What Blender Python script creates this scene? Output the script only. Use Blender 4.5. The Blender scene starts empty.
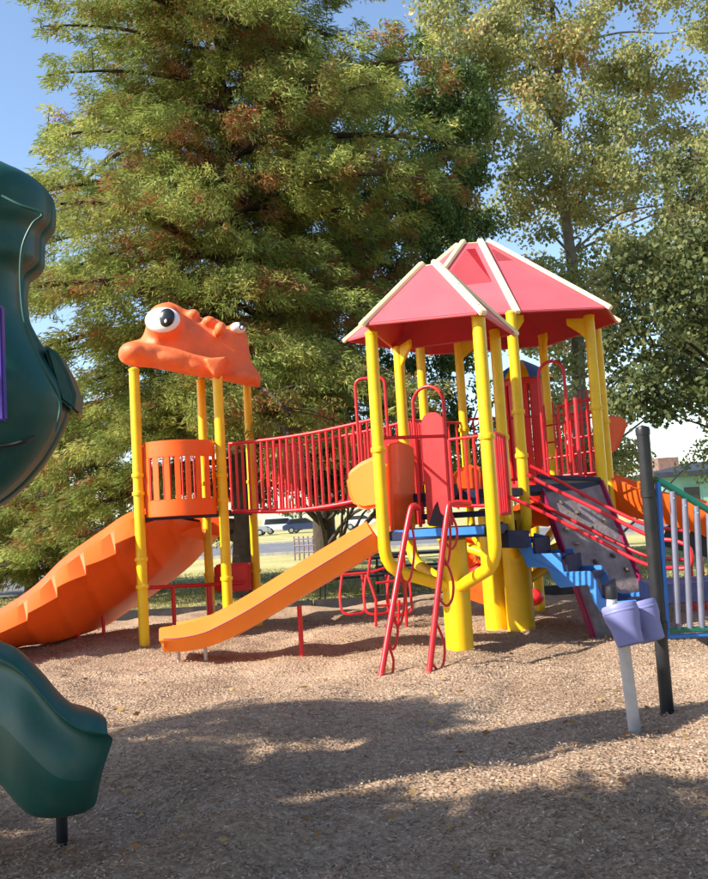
import bpy, bmesh, math, random
import numpy as np
from mathutils import Vector, Matrix, Euler
R = math.radians
random.seed(7); rng = np.random.default_rng(11)
scn = bpy.context.scene
COL = scn.collection

# ------------------------------------------------------------ camera, world, sun, exposure
CAM = Vector((0, 0, 1.6)); F = 877.0; CX, CY = 354.0, 439.5
PITCH, ROLL = math.atan(74 / 877), R(3.4)
fwd = Vector((0, math.cos(PITCH), math.sin(PITCH)))
r0 = Vector((1, 0, 0)); u0 = Vector((0, -math.sin(PITCH), math.cos(PITCH)))
cr = r0 * math.cos(ROLL) - u0 * math.sin(ROLL)
cu = u0 * math.cos(ROLL) + r0 * math.sin(ROLL)
cam = bpy.data.objects.new('camera', bpy.data.cameras.new('camera')); COL.objects.link(cam)
M = Matrix((cr, cu, -fwd)).transposed().to_4x4(); M.translation = CAM
cam.matrix_world = M
cam.data.sensor_fit = 'HORIZONTAL'; cam.data.sensor_width = 36; cam.data.lens = 36 * F / 708
cam.data.clip_end = 3000; cam.data.clip_start = 0.05
scn.camera = cam
SUN_EL, SUN_A = R(37), R(23)          # elevation; angle from due left towards the camera
S = Vector((-math.cos(SUN_EL) * math.cos(SUN_A), -math.cos(SUN_EL) * math.sin(SUN_A), math.sin(SUN_EL)))
sl = bpy.data.lights.new('sun', 'SUN'); sl.energy = 4.5; sl.angle = R(0.6); sl.color = (1.0, 0.93, 0.82)
so = bpy.data.objects.new('sun', sl); COL.objects.link(so)
so.rotation_euler = S.to_track_quat('Z', 'Y').to_euler()
w = bpy.data.worlds.new('World'); scn.world = w; w.use_nodes = True
nt = w.node_tree; bg = nt.nodes['Background']
sk = nt.nodes.new('ShaderNodeTexSky'); sk.sky_type = 'NISHITA'; sk.sun_disc = False
sk.sun_elevation = SUN_EL; sk.sun_rotation = math.atan2(S.x, S.y)
sk.air_density = 1.0; sk.dust_density = 0.6; sk.ozone_density = 1.6
nt.links.new(sk.outputs[0], bg.inputs[0]); bg.inputs[1].default_value = 0.13
scn.view_settings.view_transform = 'Standard'; scn.view_settings.look = 'None'
scn.view_settings.exposure = 1.1; scn.view_settings.gamma = 1

def ray(px, py): return fwd + cr * ((px - CX) / F) + cu * ((CY - py) / F)
def W(px, py, Y):
    d = ray(px, py); return CAM + d * (Y / d.y)
def WZ(px, py, z):
    d = ray(px, py); return CAM + d * ((z - CAM.z) / d.z)
def G(px, py): return WZ(px, py, 0)
def V(*a): return Vector(a)

# ------------------------------------------------------------ materials
def mat(name, col, rough=0.5, var=0.08, scale=6, bump=0.0, bscale=60, metal=0, dirt=0.0, spec=0.5, col2=None, coat=0.0):
    m = bpy.data.materials.new(name); m.use_nodes = True; n = m.node_tree.nodes; l = m.node_tree.links
    b = n['Principled BSDF']; b.inputs['Roughness'].default_value = rough; b.inputs['Metallic'].default_value = metal
    b.inputs['Specular IOR Level'].default_value = spec; b.inputs['Coat Weight'].default_value = coat
    tc = n.new('ShaderNodeTexCoord')
    no = n.new('ShaderNodeTexNoise'); no.inputs['Scale'].default_value = scale; no.inputs['Detail'].default_value = 6
    l.new(tc.outputs['Object'], no.inputs['Vector'])
    rp = n.new('ShaderNodeValToRGB'); rp.color_ramp.elements[0].position = 0.3; rp.color_ramp.elements[1].position = 0.7
    c2 = col2 or tuple(min(1, c * (1 + var)) for c in col)
    rp.color_ramp.elements[0].color = (*[c * (1 - var) for c in col], 1); rp.color_ramp.elements[1].color = (*c2, 1)
    l.new(no.outputs[0], rp.inputs[0]); out = rp.outputs[0]
    if dirt > 0:
        n2 = n.new('ShaderNodeTexNoise'); n2.inputs['Scale'].default_value = 3.3; n2.inputs['Detail'].default_value = 9; n2.inputs['Roughness'].default_value = .7
        l.new(tc.outputs['Object'], n2.inputs['Vector'])
        r2 = n.new('ShaderNodeValToRGB'); r2.color_ramp.elements[0].position = 0.52; r2.color_ramp.elements[1].position = 0.75
        r2.color_ramp.elements[1].color = (dirt, dirt, dirt, 1)
        l.new(n2.outputs[0], r2.inputs[0])
        mx = n.new('ShaderNodeMix'); mx.data_type = 'RGBA'; mx.inputs[7].default_value = (0.22, 0.16, 0.10, 1)
        l.new(r2.outputs[0], mx.inputs[0]); l.new(out, mx.inputs[6]); out = mx.outputs[2]
    l.new(out, b.inputs['Base Color'])
    if rough > 0.2:
        mr = n.new('ShaderNodeMapRange'); mr.inputs[3].default_value = rough * .8; mr.inputs[4].default_value = min(1, rough * 1.25)
        l.new(no.outputs[0], mr.inputs[0]); l.new(mr.outputs[0], b.inputs['Roughness'])
    if bump > 0:
        n3 = n.new('ShaderNodeTexNoise'); n3.inputs['Scale'].default_value = bscale; n3.inputs['Detail'].default_value = 4
        l.new(tc.outputs['Object'], n3.inputs['Vector'])
        bp = n.new('ShaderNodeBump'); bp.inputs['Strength'].default_value = bump; bp.inputs['Distance'].default_value = 0.02
        l.new(n3.outputs[0], bp.inputs['Height']); l.new(bp.outputs[0], b.inputs['Normal'])
    return m
YEL = mat('yellow_powder_coat', (0.85, 0.54, 0.006), 0.36, 0.08, 4, dirt=.3)
RED = mat('red_powder_coat', (0.62, 0.014, 0.022), 0.35, 0.12, 5, dirt=.12)
REDP = mat('red_plastic', (0.70, 0.022, 0.025), 0.42, 0.1, 3, .1, 90, dirt=.1)
PINK = mat('sun_faded_red_roof_panel', (0.62, 0.095, 0.115), 0.5, 0.08, 2.5, .08, 40, dirt=.12)
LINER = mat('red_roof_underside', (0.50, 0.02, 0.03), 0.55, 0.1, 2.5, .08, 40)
CREAM = mat('pale_yellow_roof_rib', (0.88, 0.76, 0.46), 0.45, 0.05, 8, dirt=.1)
ORG = mat('orange_plastic', (0.90, 0.125, 0.009), 0.42, 0.05, 2.2, .08, 70, dirt=.14, coat=.05)
ORGY = mat('bright_orange_plastic', (0.90, 0.22, 0.014), 0.42, 0.06, 2.2, .08, 70, dirt=.12)
FROG = mat('faded_coral_orange_plastic', (0.82, 0.16, 0.042), 0.58, 0.14, 3, .25, 60, dirt=.2)
TEAL = mat('dark_teal_green_plastic', (0.005, 0.080, 0.066), 0.45, 0.2, 2, .06, 50, dirt=.22)
NAVY = mat('navy_vinyl_coated_steel', (0.006, 0.014, 0.062), 0.55, 0.2, 12, .2, 120, dirt=.08)
BLUE = mat('bright_blue_vinyl', (0.03, 0.20, 0.62), 0.42, 0.1, 5, dirt=.1)
BLACK = mat('black_painted_steel', (0.012, 0.013, 0.016), 0.38, 0.2, 9, dirt=.1)
GREYM = mat('grey_galvanised_tube', (0.52, 0.48, 0.46), 0.5, 0.1, 12, dirt=.25, metal=.05)
SILV = mat('lilac_grey_anodised_bar', (0.20, 0.205, 0.28), 0.4, 0.1, 12, metal=.2)
PURP = mat('lilac_plastic', (0.20, 0.205, 0.43), 0.5, 0.08, 6, dirt=.15)
VIOL = mat('deep_purple_plastic', (0.06, 0.025, 0.30), 0.45, 0.08, 6)
GRN = mat('green_powder_coat', (0.01, 0.16, 0.10), 0.35, 0.1, 6)
ROCK = mat('grey_brown_climbing_panel', (0.25, 0.20, 0.205), 0.75, 0.3, 7, .5, 16, dirt=.35)
MAGE = mat('dark_magenta_edge', (0.28, 0.01, 0.07), 0.4, 0.1, 6)
MAUVE = mat('mauve_railing_paint', (0.20, 0.14, 0.17), 0.6, .2)
WHITE = mat('white_eye_plastic', (0.8, 0.8, 0.8), 0.35, 0.03)
PUPIL = mat('black_eye_plastic', (0.01, 0.01, 0.012), 0.25, 0.03)
BOLT = mat('zinc_bolt', (0.5, 0.5, 0.5), 0.35, .1, metal=.8)
HOLD = mat('rock_hold_resin', (0.09, 0.07, 0.06), 0.7, .3, 20, dirt=.3)
TAN = mat('tan_hold_resin', (0.34, 0.24, 0.15), 0.7, .3, 20)
BARK = mat('brown_fissured_bark', (0.055, 0.038, 0.026), 0.9, .45, 9, 1, 22)
PBARK = mat('pale_grey_bark', (0.17, 0.14, 0.115), 0.85, .35, 5, .8, 14)
RUBB = mat('black_rubber', (0.015, 0.015, 0.015), 0.8, .2)
GLASS = mat('dark_car_glass', (0.02, 0.025, 0.03), 0.08, .1)
ASPH = mat('worn_asphalt', (0.15, 0.148, 0.155), 0.9, .2, 2.0, .3, 50, dirt=.2)
PAINTW = mat('white_line_paint', (0.6, 0.6, 0.58), .8, .2, 9)
KERB = mat('kerb_concrete', (0.36, 0.34, 0.31), .9, .2, 5, .3, 40, dirt=.3)
MINT = mat('mint_green_wall_paint', (0.22, 0.42, 0.34), .8, .1, 1, dirt=.2)
DROOF = mat('dark_slate_blue_roof', (0.03, 0.035, 0.05), .7, .3, 2)
BROWNW = mat('brown_brick_chimney', (0.22, 0.13, 0.10), .9, .3, 4)
TEALC = mat('teal_car_paint', (0.05, 0.42, 0.42), .25, .03, coat=.6)
WHITEC = mat('white_car_paint', (0.7, 0.7, 0.72), .25, .03, coat=.6)
SILC = mat('silver_car_paint', (0.35, 0.37, 0.42), .25, .03, coat=.6, metal=.5)
DARKC = mat('dark_blue_car_paint', (0.03, 0.05, 0.12), .25, .03, coat=.6)
BORD = mat('dark_recycled_plastic_border', (0.022, 0.022, 0.024), .7, .3, 8, .3, 40, dirt=.3)

def leafmat(name, stops, transl=.35, patch=.55, rough=.6):
    m = bpy.data.materials.new(name); m.use_nodes = True; n = m.node_tree.nodes; l = m.node_tree.links
    b = n['Principled BSDF']; b.inputs['Roughness'].default_value = rough; b.inputs['Specular IOR Level'].default_value = .3
    at = n.new('ShaderNodeAttribute'); at.attribute_name = 'tint'
    tc = n.new('ShaderNodeTexCoord'); no = n.new('ShaderNodeTexNoise'); no.inputs['Scale'].default_value = patch; no.inputs['Detail'].default_value = 3
    l.new(tc.outputs['Object'], no.inputs['Vector'])
    ma = n.new('ShaderNodeMath'); ma.operation = 'MULTIPLY_ADD'; ma.inputs[1].default_value = 1.5; ma.inputs[2].default_value = -.75
    l.new(no.outputs[0], ma.inputs[0])
    ad = n.new('ShaderNodeMath'); ad.operation = 'ADD'; l.new(at.outputs['Fac'], ad.inputs[0]); l.new(ma.outputs[0], ad.inputs[1])
    rp = n.new('ShaderNodeValToRGB'); e = rp.color_ramp.elements
    while len(e) < len(stops): e.new(0.5)
    for k, (p, c) in enumerate(stops): e[k].position = p; e[k].color = (*c, 1)
    l.new(ad.outputs[0], rp.inputs[0]); l.new(rp.outputs[0], b.inputs['Base Color'])
    tr = n.new('ShaderNodeBsdfTranslucent'); l.new(rp.outputs[0], tr.inputs[0])
    mx = n.new('ShaderNodeMixShader'); mx.inputs[0].default_value = transl
    l.new(b.outputs[0], mx.inputs[1]); l.new(tr.outputs[0], mx.inputs[2]); l.new(mx.outputs[0], n['Material Output'].inputs[0])
    return m
CYP = leafmat('feathery_conifer_leaves', [(0.0, (0.40, 0.15, 0.06)), (0.2, (0.30, 0.15, 0.05)), (0.34, (0.23, 0.22, 0.055)), (.5, (0.19, 0.255, 0.06)), (.75, (0.33, 0.38, 0.09)), (1, (0.52, 0.50, 0.14))], .4, .7)
DRK = leafmat('dark_evergreen_leaves', [(0.0, (0.06, 0.09, 0.025)), (0.5, (0.11, 0.17, 0.045)), (1, (0.21, 0.28, 0.08))], .3)
COT = leafmat('pale_broad_leaves', [(0.0, (0.20, 0.22, 0.08)), (0.4, (0.34, 0.36, 0.13)), (.75, (0.50, 0.47, 0.20)), (.93, (0.62, 0.52, 0.20)), (1, (0.60, 0.30, 0.12))], .55, .35, .4)
OAK = leafmat('deep_green_broad_leaves', [(0.0, (0.06, 0.085, 0.03)), (0.5, (0.13, 0.16, 0.055)), (1, (0.28, 0.28, 0.10))], .45)
GRASSM = leafmat('dry_green_grass', [(0.0, (0.20, 0.17, 0.07)), (0.5, (0.19, 0.19, 0.06)), (1, (0.13, 0.16, 0.045))], .3, .4)
CHIPM = leafmat('wood_chips', [(0.0, (0.18, 0.12, 0.07)), (0.3, (0.30, 0.205, 0.135)), (.7, (0.44, 0.32, 0.22)), (1, (0.58, 0.46, 0.34))], 0.0, .5, .9)

LITTER = leafmat('dry_leaf_litter', [(0.0, (0.16, 0.07, 0.03)), (.5, (0.36, 0.20, 0.07)), (1, (0.50, 0.36, 0.12))], .2)
def groundmat(name, cols, vs, noise=.4, bump=.8, stretch=(1, 1, 1)):
    m = bpy.data.materials.new(name); m.use_nodes = True; n = m.node_tree.nodes; l = m.node_tree.links
    b = n['Principled BSDF']; b.inputs['Roughness'].default_value = .95; b.inputs['Specular IOR Level'].default_value = .15
    tc = n.new('ShaderNodeTexCoord'); wn = n.new('ShaderNodeTexNoise'); wn.inputs['Scale'].default_value = 14
    l.new(tc.outputs['Object'], wn.inputs['Vector'])
    mw = n.new('ShaderNodeMix'); mw.data_type = 'VECTOR'; mw.inputs[0].default_value = .06
    l.new(tc.outputs['Object'], mw.inputs[4]); l.new(wn.outputs['Color'], mw.inputs[5])
    vo = n.new('ShaderNodeTexVoronoi'); vo.inputs['Scale'].default_value = vs
    l.new(mw.outputs[1], vo.inputs['Vector'])
    v2 = n.new('ShaderNodeTexVoronoi'); v2.inputs['Scale'].default_value = vs * 2.3; l.new(mw.outputs[1], v2.inputs['Vector'])
    sp = n.new('ShaderNodeSeparateColor'); l.new(vo.outputs['Color'], sp.inputs[0])
    s2 = n.new('ShaderNodeSeparateColor'); l.new(v2.outputs['Color'], s2.inputs[0])
    av = n.new('ShaderNodeMath'); av.operation = 'ADD'; l.new(sp.outputs[0], av.inputs[0]); l.new(s2.outputs[0], av.inputs[1])
    no = n.new('ShaderNodeTexNoise'); no.inputs['Scale'].default_value = noise; no.inputs['Detail'].default_value = 6; l.new(tc.outputs['Object'], no.inputs['Vector'])
    a2 = n.new('ShaderNodeMath'); a2.operation = 'MULTIPLY_ADD'; a2.inputs[1].default_value = .35; l.new(av.outputs[0], a2.inputs[0])
    a3 = n.new('ShaderNodeMath'); a3.operation = 'MULTIPLY_ADD'; a3.inputs[1].default_value = 1.5; a3.inputs[2].default_value = -.62; l.new(no.outputs[0], a3.inputs[0])
    l.new(a3.outputs[0], a2.inputs[2])
    rp = n.new('ShaderNodeValToRGB'); e = rp.color_ramp.elements
    while len(e) < len(cols): e.new(.5)
    for k, c in enumerate(cols): e[k].position = k / (len(cols) - 1); e[k].color = (*c, 1)
    l.new(a2.outputs[0], rp.inputs[0]); l.new(rp.outputs[0], b.inputs['Base Color'])
    bp = n.new('ShaderNodeBump'); bp.inputs['Strength'].default_value = bump; bp.inputs['Distance'].default_value = .02
    l.new(vo.outputs['Distance'], bp.inputs['Height']); l.new(bp.outputs[0], b.inputs['Normal'])
    return m
MULCH = groundmat('wood_chip_mulch', [(0.15, 0.10, 0.06), (0.33, 0.22, 0.145), (0.44, 0.315, 0.215), (0.55, 0.42, 0.30)], 38)
LAWN = groundmat('dry_lawn', [(0.20, 0.20, 0.06), (0.38, 0.35, 0.13), (0.48, 0.42, 0.19), (0.55, 0.48, 0.25)], 16, .3, .5)

# ------------------------------------------------------------ mesh helpers
class MB:
    def __init__(s): s.v = []; s.f = []
    def add(s, vs, fs):
        o = len(s.v); s.v += [tuple(p) for p in vs]; s.f += [tuple(i + o for i in f) for f in fs]; return s
    def box(s, c, size, rot=None, taper=1.0):
        h = [Vector((x * size[0] / 2, y * size[1] / 2, z * size[2] / 2)) for x in (-1, 1) for y in (-1, 1) for z in (-1, 1)]
        if taper != 1.0:
            for p in h:
                if p.z > 0: p.x *= taper; p.y *= taper
        if rot is not None: h = [rot @ p for p in h]
        c = Vector(c)
        return s.add([c + p for p in h], [(0, 1, 3, 2), (4, 6, 7, 5), (0, 4, 5, 1), (2, 3, 7, 6), (0, 2, 6, 4), (1, 5, 7, 3)])
    def beam(s, a, b, wd, th, up=Vector((0, 0, 1))):
        a, b = Vector(a), Vector(b); d = (b - a); L = d.length; d = d / L
        x = d.cross(up)
        if x.length < 1e-4: x = d.cross(Vector((0, 1, 0)))
        x.normalize(); z = x.cross(d)
        return s.box((a + b) / 2, (wd, L, th), Matrix((x, d, z)).transposed())
    def tube(s, pts, r, n=12, closed=False, cap=True):
        pts = [Vector(p) for p in pts]; m = len(pts)
        rs = r if isinstance(r, (list, tuple)) else [r] * m
        tang = []
        for i in range(m):
            a = pts[(i - 1) % m] if (closed or i > 0) else pts[i]
            b = pts[(i + 1) % m] if (closed or i < m - 1) else pts[i]
            tang.append((b - a).normalized())
        x = tang[0].orthogonal().normalized(); vs = []
        for i in range(m):
            t = tang[i]; x = (x - t * x.dot(t)).normalized(); y = t.cross(x)
            for k in range(n):
                an = 2 * math.pi * k / n; vs.append(pts[i] + (x * math.cos(an) + y * math.sin(an)) * rs[i])
        fs = []
        for i in range(m if closed else m - 1):
            j = (i + 1) % m
            for k in range(n): fs.append((i * n + k, i * n + (k + 1) % n, j * n + (k + 1) % n, j * n + k))
        if cap and not closed: fs.append(tuple(range(n))[::-1]); fs.append(tuple((m - 1) * n + k for k in range(n)))
        return s.add(vs, fs)
    def lathe(s, c, prof, n=16, axis=None):
        c = Vector(c); vs = []; fs = []
        for (r, z) in prof:
            for k in range(n):
                a = 2 * math.pi * k / n; p = Vector((r * math.cos(a), r * math.sin(a), z))
                if axis is not None: p = axis @ p
                vs.append(c + p)
        for i in range(len(prof) - 1):
            for k in range(n): fs.append((i * n + k, i * n + (k + 1) % n, (i + 1) * n + (k + 1) % n, (i + 1) * n + k))
        fs.append(tuple(range(n))[::-1]); fs.append(tuple((len(prof) - 1) * n + k for k in range(n)))
        return s.add(vs, fs)
    def ell(s, c, r, rot=None, nu=20, nv=12):
        vs = []; fs = []
        for j in range(1, nv):
            t = math.pi * j / nv
            for i in range(nu):
                a = 2 * math.pi * i / nu
                vs.append(Vector((r[0] * math.sin(t) * math.cos(a), r[1] * math.sin(t) * math.sin(a), r[2] * math.cos(t))))
        vs += [Vector((0, 0, r[2])), Vector((0, 0, -r[2]))]
        if rot is not None: vs = [rot @ p for p in vs]
        c = Vector(c); vs = [c + p for p in vs]; T = len(vs) - 2
        for j in range(nv - 2):
            for i in range(nu):
                a, b = j * nu + i, j * nu + (i + 1) % nu; fs.append((a, a + nu, b + nu, b))
        for i in range(nu):
            fs.append((T, i, (i + 1) % nu)); o = (nv - 2) * nu; fs.append((T + 1, o + (i + 1) % nu, o + i))
        return s.add(vs, fs)
    def slab(s, poly, d):                       # polygon points + thickness vector
        n = len(poly); d = Vector(d); P = [Vector(p) for p in poly]
        return s.add(P + [p + d for p in P], [tuple(range(n))[::-1], tuple(range(n, 2 * n))] + [(i, (i + 1) % n, n + (i + 1) % n, n + i) for i in range(n)])
    def grid(s, rows):                          # rows of points, open surface
        n = len(rows[0]); vs = [p for r_ in rows for p in r_]; fs = []
        for i in range(len(rows) - 1):
            for k in range(n - 1): fs.append((i * n + k, i * n + k + 1, (i + 1) * n + k + 1, (i + 1) * n + k))
        return s.add(vs, fs)
    def mesh(s, name, m, smooth=True, bevel=0):
        me = bpy.data.meshes.new(name); me.from_pydata(s.v, [], s.f)
        bm = bmesh.new(); bm.from_mesh(me); bmesh.ops.recalc_face_normals(bm, faces=bm.faces)
        if bevel: bmesh.ops.bevel(bm, geom=[e for e in bm.edges if e.is_manifold and e.calc_face_angle(0) > .6], offset=bevel, segments=2, affect='EDGES', clamp_overlap=True)
        bm.to_mesh(me); bm.free(); me.materials.append(m)
        if smooth: me.shade_smooth(); me.set_sharp_from_angle(angle=R(38))
        return me
def link(name, me, parent=None, kind=None):
    o = bpy.data.objects.new(name, me); COL.objects.link(o)
    if parent is not None:
        o.parent = parent
        if parent.parent is None and parent.type == 'EMPTY' and not parent.get('local'): o.location = -parent.location
    if kind: o['kind'] = kind
    return o
def part(name, mb, m, parent=None, smooth=True, bevel=0, kind=None):
    return link(name, mb.mesh(name, m, smooth, bevel), parent, kind)
def thing(name, label, cat, loc, group=None, local=False):
    o = bpy.data.objects.new(name, None); COL.objects.link(o); o.location = loc; o.empty_display_size = .1
    o['label'] = label; o['category'] = cat
    if group: o['group'] = group
    if local: o['local'] = 1
    return o
def tag(o, label, cat, group=None):
    o['label'] = label; o['category'] = cat
    if group: o['group'] = group
    return o
def cat_rom(pts, k=6):
    P = [Vector(p) for p in pts]; P = [P[0] * 2 - P[1]] + P + [P[-1] * 2 - P[-2]]; out = []
    for i in range(1, len(P) - 2):
        a, b, c, d = P[i - 1:i + 3]
        for j in range(k):
            t = j / k; out.append(.5 * ((2 * b) + (c - a) * t + (2 * a - 5 * b + 4 * c - d) * t * t + (3 * b - a - 3 * c + d) * t ** 3))
    out.append(P[-2]); return out
def lerp(a, b, t): return a + (b - a) * t
def soften(o, lv=2, w_=None):
    md = o.modifiers.new('subdivision', 'SUBSURF'); md.levels = lv; md.render_levels = lv; return o

# ------------------------------------------------------------ ground
def sheet(name, fn, x0, x1, y0, y1, nx, ny, m):
    mb = MB(); rows = []
    for j in range(ny + 1):
        y = y0 + (y1 - y0) * (j / ny) ** 1.6 if y1 > 50 else y0 + (y1 - y0) * j / ny
        rows.append([Vector((x0 + (x1 - x0) * i / nx, y, fn(x0 + (x1 - x0) * i / nx, y))) for i in range(nx + 1)])
    mb.grid(rows); o = part(name, mb, m, None); o['kind'] = 'structure'; return o
_w = [(lam, rng.uniform(0, 6.283), rng.uniform(0, 6.283), .0085 * lam ** .9) for lam in (.32, .38, .45, .5, .6, .7, .85, 1.0, 1.3, 1.7, 2.2, 3.0, 4.2) for _ in range(2)]
HOL = [(G(62, 838), .55, .05), (G(165, 655) + Vector((-.35, 0, 0)), .6, .06), (G(405, 690), .5, .045), (G(640, 735), .45, .03), (V(-4.9, 11.6, 0), .8, .05)]
def mzn(x, y):
    z = 0 * x
    for lam, th_, ph, am in _w: z = z + am * np.sin((x * math.cos(th_) + y * math.sin(th_)) * 6.283 / lam + ph)
    for c_, r_, d_ in HOL:
        q_ = ((x - c_.x) ** 2 + (y - c_.y) ** 2) / r_ ** 2; z = z - d_ * np.exp(-q_) + d_ * .5 * np.exp(-(np.sqrt(q_) - 1.7) ** 2 * 5)
    return np.clip(z, -.055, .09)
def mz(x, y): return float(mzn(np.float64(x), np.float64(y)))
ME_Y = 15.9                                      # far edge of the mulch bed
mb = MB(); mb.add([(-900, -60, -.06), (900, -60, -.06), (900, 1500, -.06), (-900, 1500, -.06)], [(0, 1, 2, 3)])
o = part('ground', mb, LAWN); o['kind'] = 'structure'
sheet('mulch_bed', mz, -16, 16, -6, ME_Y, 330, 230, MULCH)
# lawn rises as a sheet behind the bed, road behind it
mb = MB(); mb.add([(-60, 42, -.02), (60, 38, -.02), (60, 53, -.02), (-60, 61, -.02)], [(0, 1, 2, 3)]); o = part('road', mb, ASPH); o['kind'] = 'structure'
mb = MB(); mb.add([(-26, 24, -.02), (-7.5, 22.5, -.02), (-9, 40, -.02), (-26, 40, -.02)], [(0, 1, 2, 3)])
o = part('car_park', MB().add([(-30, 24.5, -.016), (-8.2, 22.8, -.016), (-7.5, 36.5, -.016), (-30, 37.5, -.016)], [(0, 1, 2, 3)]), ASPH); o['kind'] = 'structure'
o = part('kerb', MB().beam((-60, 41.7, .0), (60, 37.7, .0), .14, .14).beam((-60, 61.4, .0), (60, 53.4, .0), .14, .14), KERB, smooth=False); o['kind'] = 'structure'
mb = MB()
for k in range(12):
    x = -50 + k * 9; a = V(x, 51.5 - (x + 60) * .052, -.012); mb.add([a, a + V(3, -.17, 0), a + V(3, -.05, 0), a + V(0, .12, 0)], [(0, 1, 2, 3)])
o = part('road_marking', mb, PAINTW); o['kind'] = 'structure'

def npmesh(name, quads, tint, m, parent=None, kind=None):
    n = len(quads); me = bpy.data.meshes.new(name)
    me.vertices.add(n * 4); me.vertices.foreach_set('co', quads.reshape(-1).astype(np.float32))
    me.loops.add(n * 4); me.loops.foreach_set('vertex_index', np.arange(n * 4, dtype=np.int32))
    me.polygons.add(n); me.polygons.foreach_set('loop_start', np.arange(0, n * 4, 4, dtype=np.int32))
    me.update(calc_edges=True)
    a = me.attributes.new('tint', 'FLOAT', 'FACE'); a.data.foreach_set('value', tint.astype(np.float32))
    me.materials.append(m); return link(name, me, parent, kind)
def leaves(c, a, b, L, Wd, fold=0.0):
    """kite shaped quads: centre c, long axis a, wide axis b"""
    L = L[:, None]; Wd = Wd[:, None]
    p0 = c - a * L; p1 = c + b * Wd + a * L * .1; p2 = c + a * L; p3 = c - b * Wd + a * L * .1
    return np.stack([p0, p1, p2, p3], 1)
def unit(v): return v / (np.linalg.norm(v, axis=1, keepdims=True) + 1e-9)

# loose chips lying on the bed
N = 135000
yy = 3.0 + 11.5 * rng.random(N) ** 1.35; xx = (rng.random(N) * 2 - 1) * (yy * .46 + .5)
zz = mzn(xx, yy)
c = np.stack([xx, yy, zz + .008 + .014 * rng.random(N)], 1)
th = rng.random(N) * 6.283; a = np.stack([np.cos(th), np.sin(th), rng.normal(0, .3, N)], 1); a = unit(a)
b = unit(np.cross(a, unit(rng.normal(0, .35, (N, 3)) + np.array([0, 0, 1]))))
o = npmesh('wood_chip', leaves(c, a, b, rng.uniform(.007, .019, N), rng.uniform(.003, .007, N)), np.clip(rng.normal(.5, .28, N), 0, 1), CHIPM)
o['kind'] = 'stuff'; tag(o, 'loose tan wood chips strewn over the playground bed', 'wood chips')
# fallen leaves on the bed
n_ = 520; yy = 3.2 + 12 * rng.random(n_); xx = (rng.random(n_) * 2 - 1) * (yy * .45 + .4)
c = np.stack([xx, yy, mzn(xx, yy) + .028], 1); th = rng.random(n_) * 6.283; a = unit(np.stack([np.cos(th), np.sin(th), rng.normal(0, .2, n_)], 1)); b = unit(np.cross(a, unit(rng.normal(0, .4, (n_, 3)) + np.array([0, 0, 1]))))
o = npmesh('fallen_leaf', leaves(c, a, b, rng.uniform(.02, .045, n_), rng.uniform(.012, .025, n_)), rng.random(n_), LITTER); o['kind'] = 'stuff'
tag(o, 'dry brown leaves fallen here and there on the wood chips', 'fallen leaves')
# grass beyond the bed
N = 60000
yy = ME_Y + .1 + 13 * rng.random(N) ** 1.5; xx = (rng.random(N) * 2 - 1) * (yy * .46 + .5)
c = np.stack([xx, yy, np.full(N, -.03)], 1); a = unit(rng.normal(0, .45, (N, 3)) + np.array([0, 0, 1]))
b = unit(np.cross(a, rng.normal(0, 1, (N, 3))))
o = npmesh('grass', leaves(c, a, b, rng.uniform(.02, .05, N), rng.uniform(.004, .009, N)), rng.random(N), GRASSM); o['kind'] = 'stuff'
tag(o, 'short dry green grass growing beyond the wood chip bed', 'grass')

# ------------------------------------------------------------ posts
def groundpt(px, py, Y):
    p = W(px, py, Y); return V(p.x, p.y, 0)
def post_pts(base, z1, z0=-.1): return [V(base.x, base.y, z0), V(base.x, base.y, z1)]
def ring(parent, p, z, r):
    return part('clamp_ring', MB().lathe((p.x, p.y, z), [(r * .9, -.03), (r + .014, -.026), (r + .018, 0), (r + .014, .026), (r * .9, .03)], 18).ell((p.x - r * .9, p.y - r * .75, z), (.014, .014, .014), None, 8, 6).ell((p.x + r * .9, p.y - r * .75, z), (.014, .014, .014), None, 8, 6), YEL, parent)
def post(parent, p, z1, r=.0635, rings=(), path=None):
    P = path or post_pts(p, z1); top = P[-1]
    mb = MB().tube(P, r, 18); mb.lathe(top, [(r + .004, -.02), (r + .004, .006), (r * .6, .03), (.01, .036)], 18)
    o = part('support_post', mb, YEL, parent)
    for z in rings: ring(o, p, z, r)
    return o

# ------------------------------------------------------------ frog tower
A = groundpt(139, 500, 12.1); B = groundpt(223, 500, 12.45); C = groundpt(206, 500, 13.5); D = groundpt(252.5, 500, 13.9)
ft = thing('frog_tower', 'yellow-posted play tower topped by a big coral orange frog head with goggle eyes', 'play tower', (A + D) / 2)
ZD2 = 1.76
for p, rg, zt, rr in ((A, (.78, 1.15, 2.05, 2.3), 3.78, .072), (B, (.8, 1.9, 2.25), 3.75, .072), (C, (.8, 2.2), 3.8, .066), (D, (.8, 2.2), 3.75, .066)):
    post(ft, p, zt, rr, rg)
part('deck', MB().slab([V(q.x, q.y, ZD2 - .09) for q in (A, B, D, C)], (0, 0, .09)), NAVY, ft, False, .008)
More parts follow.
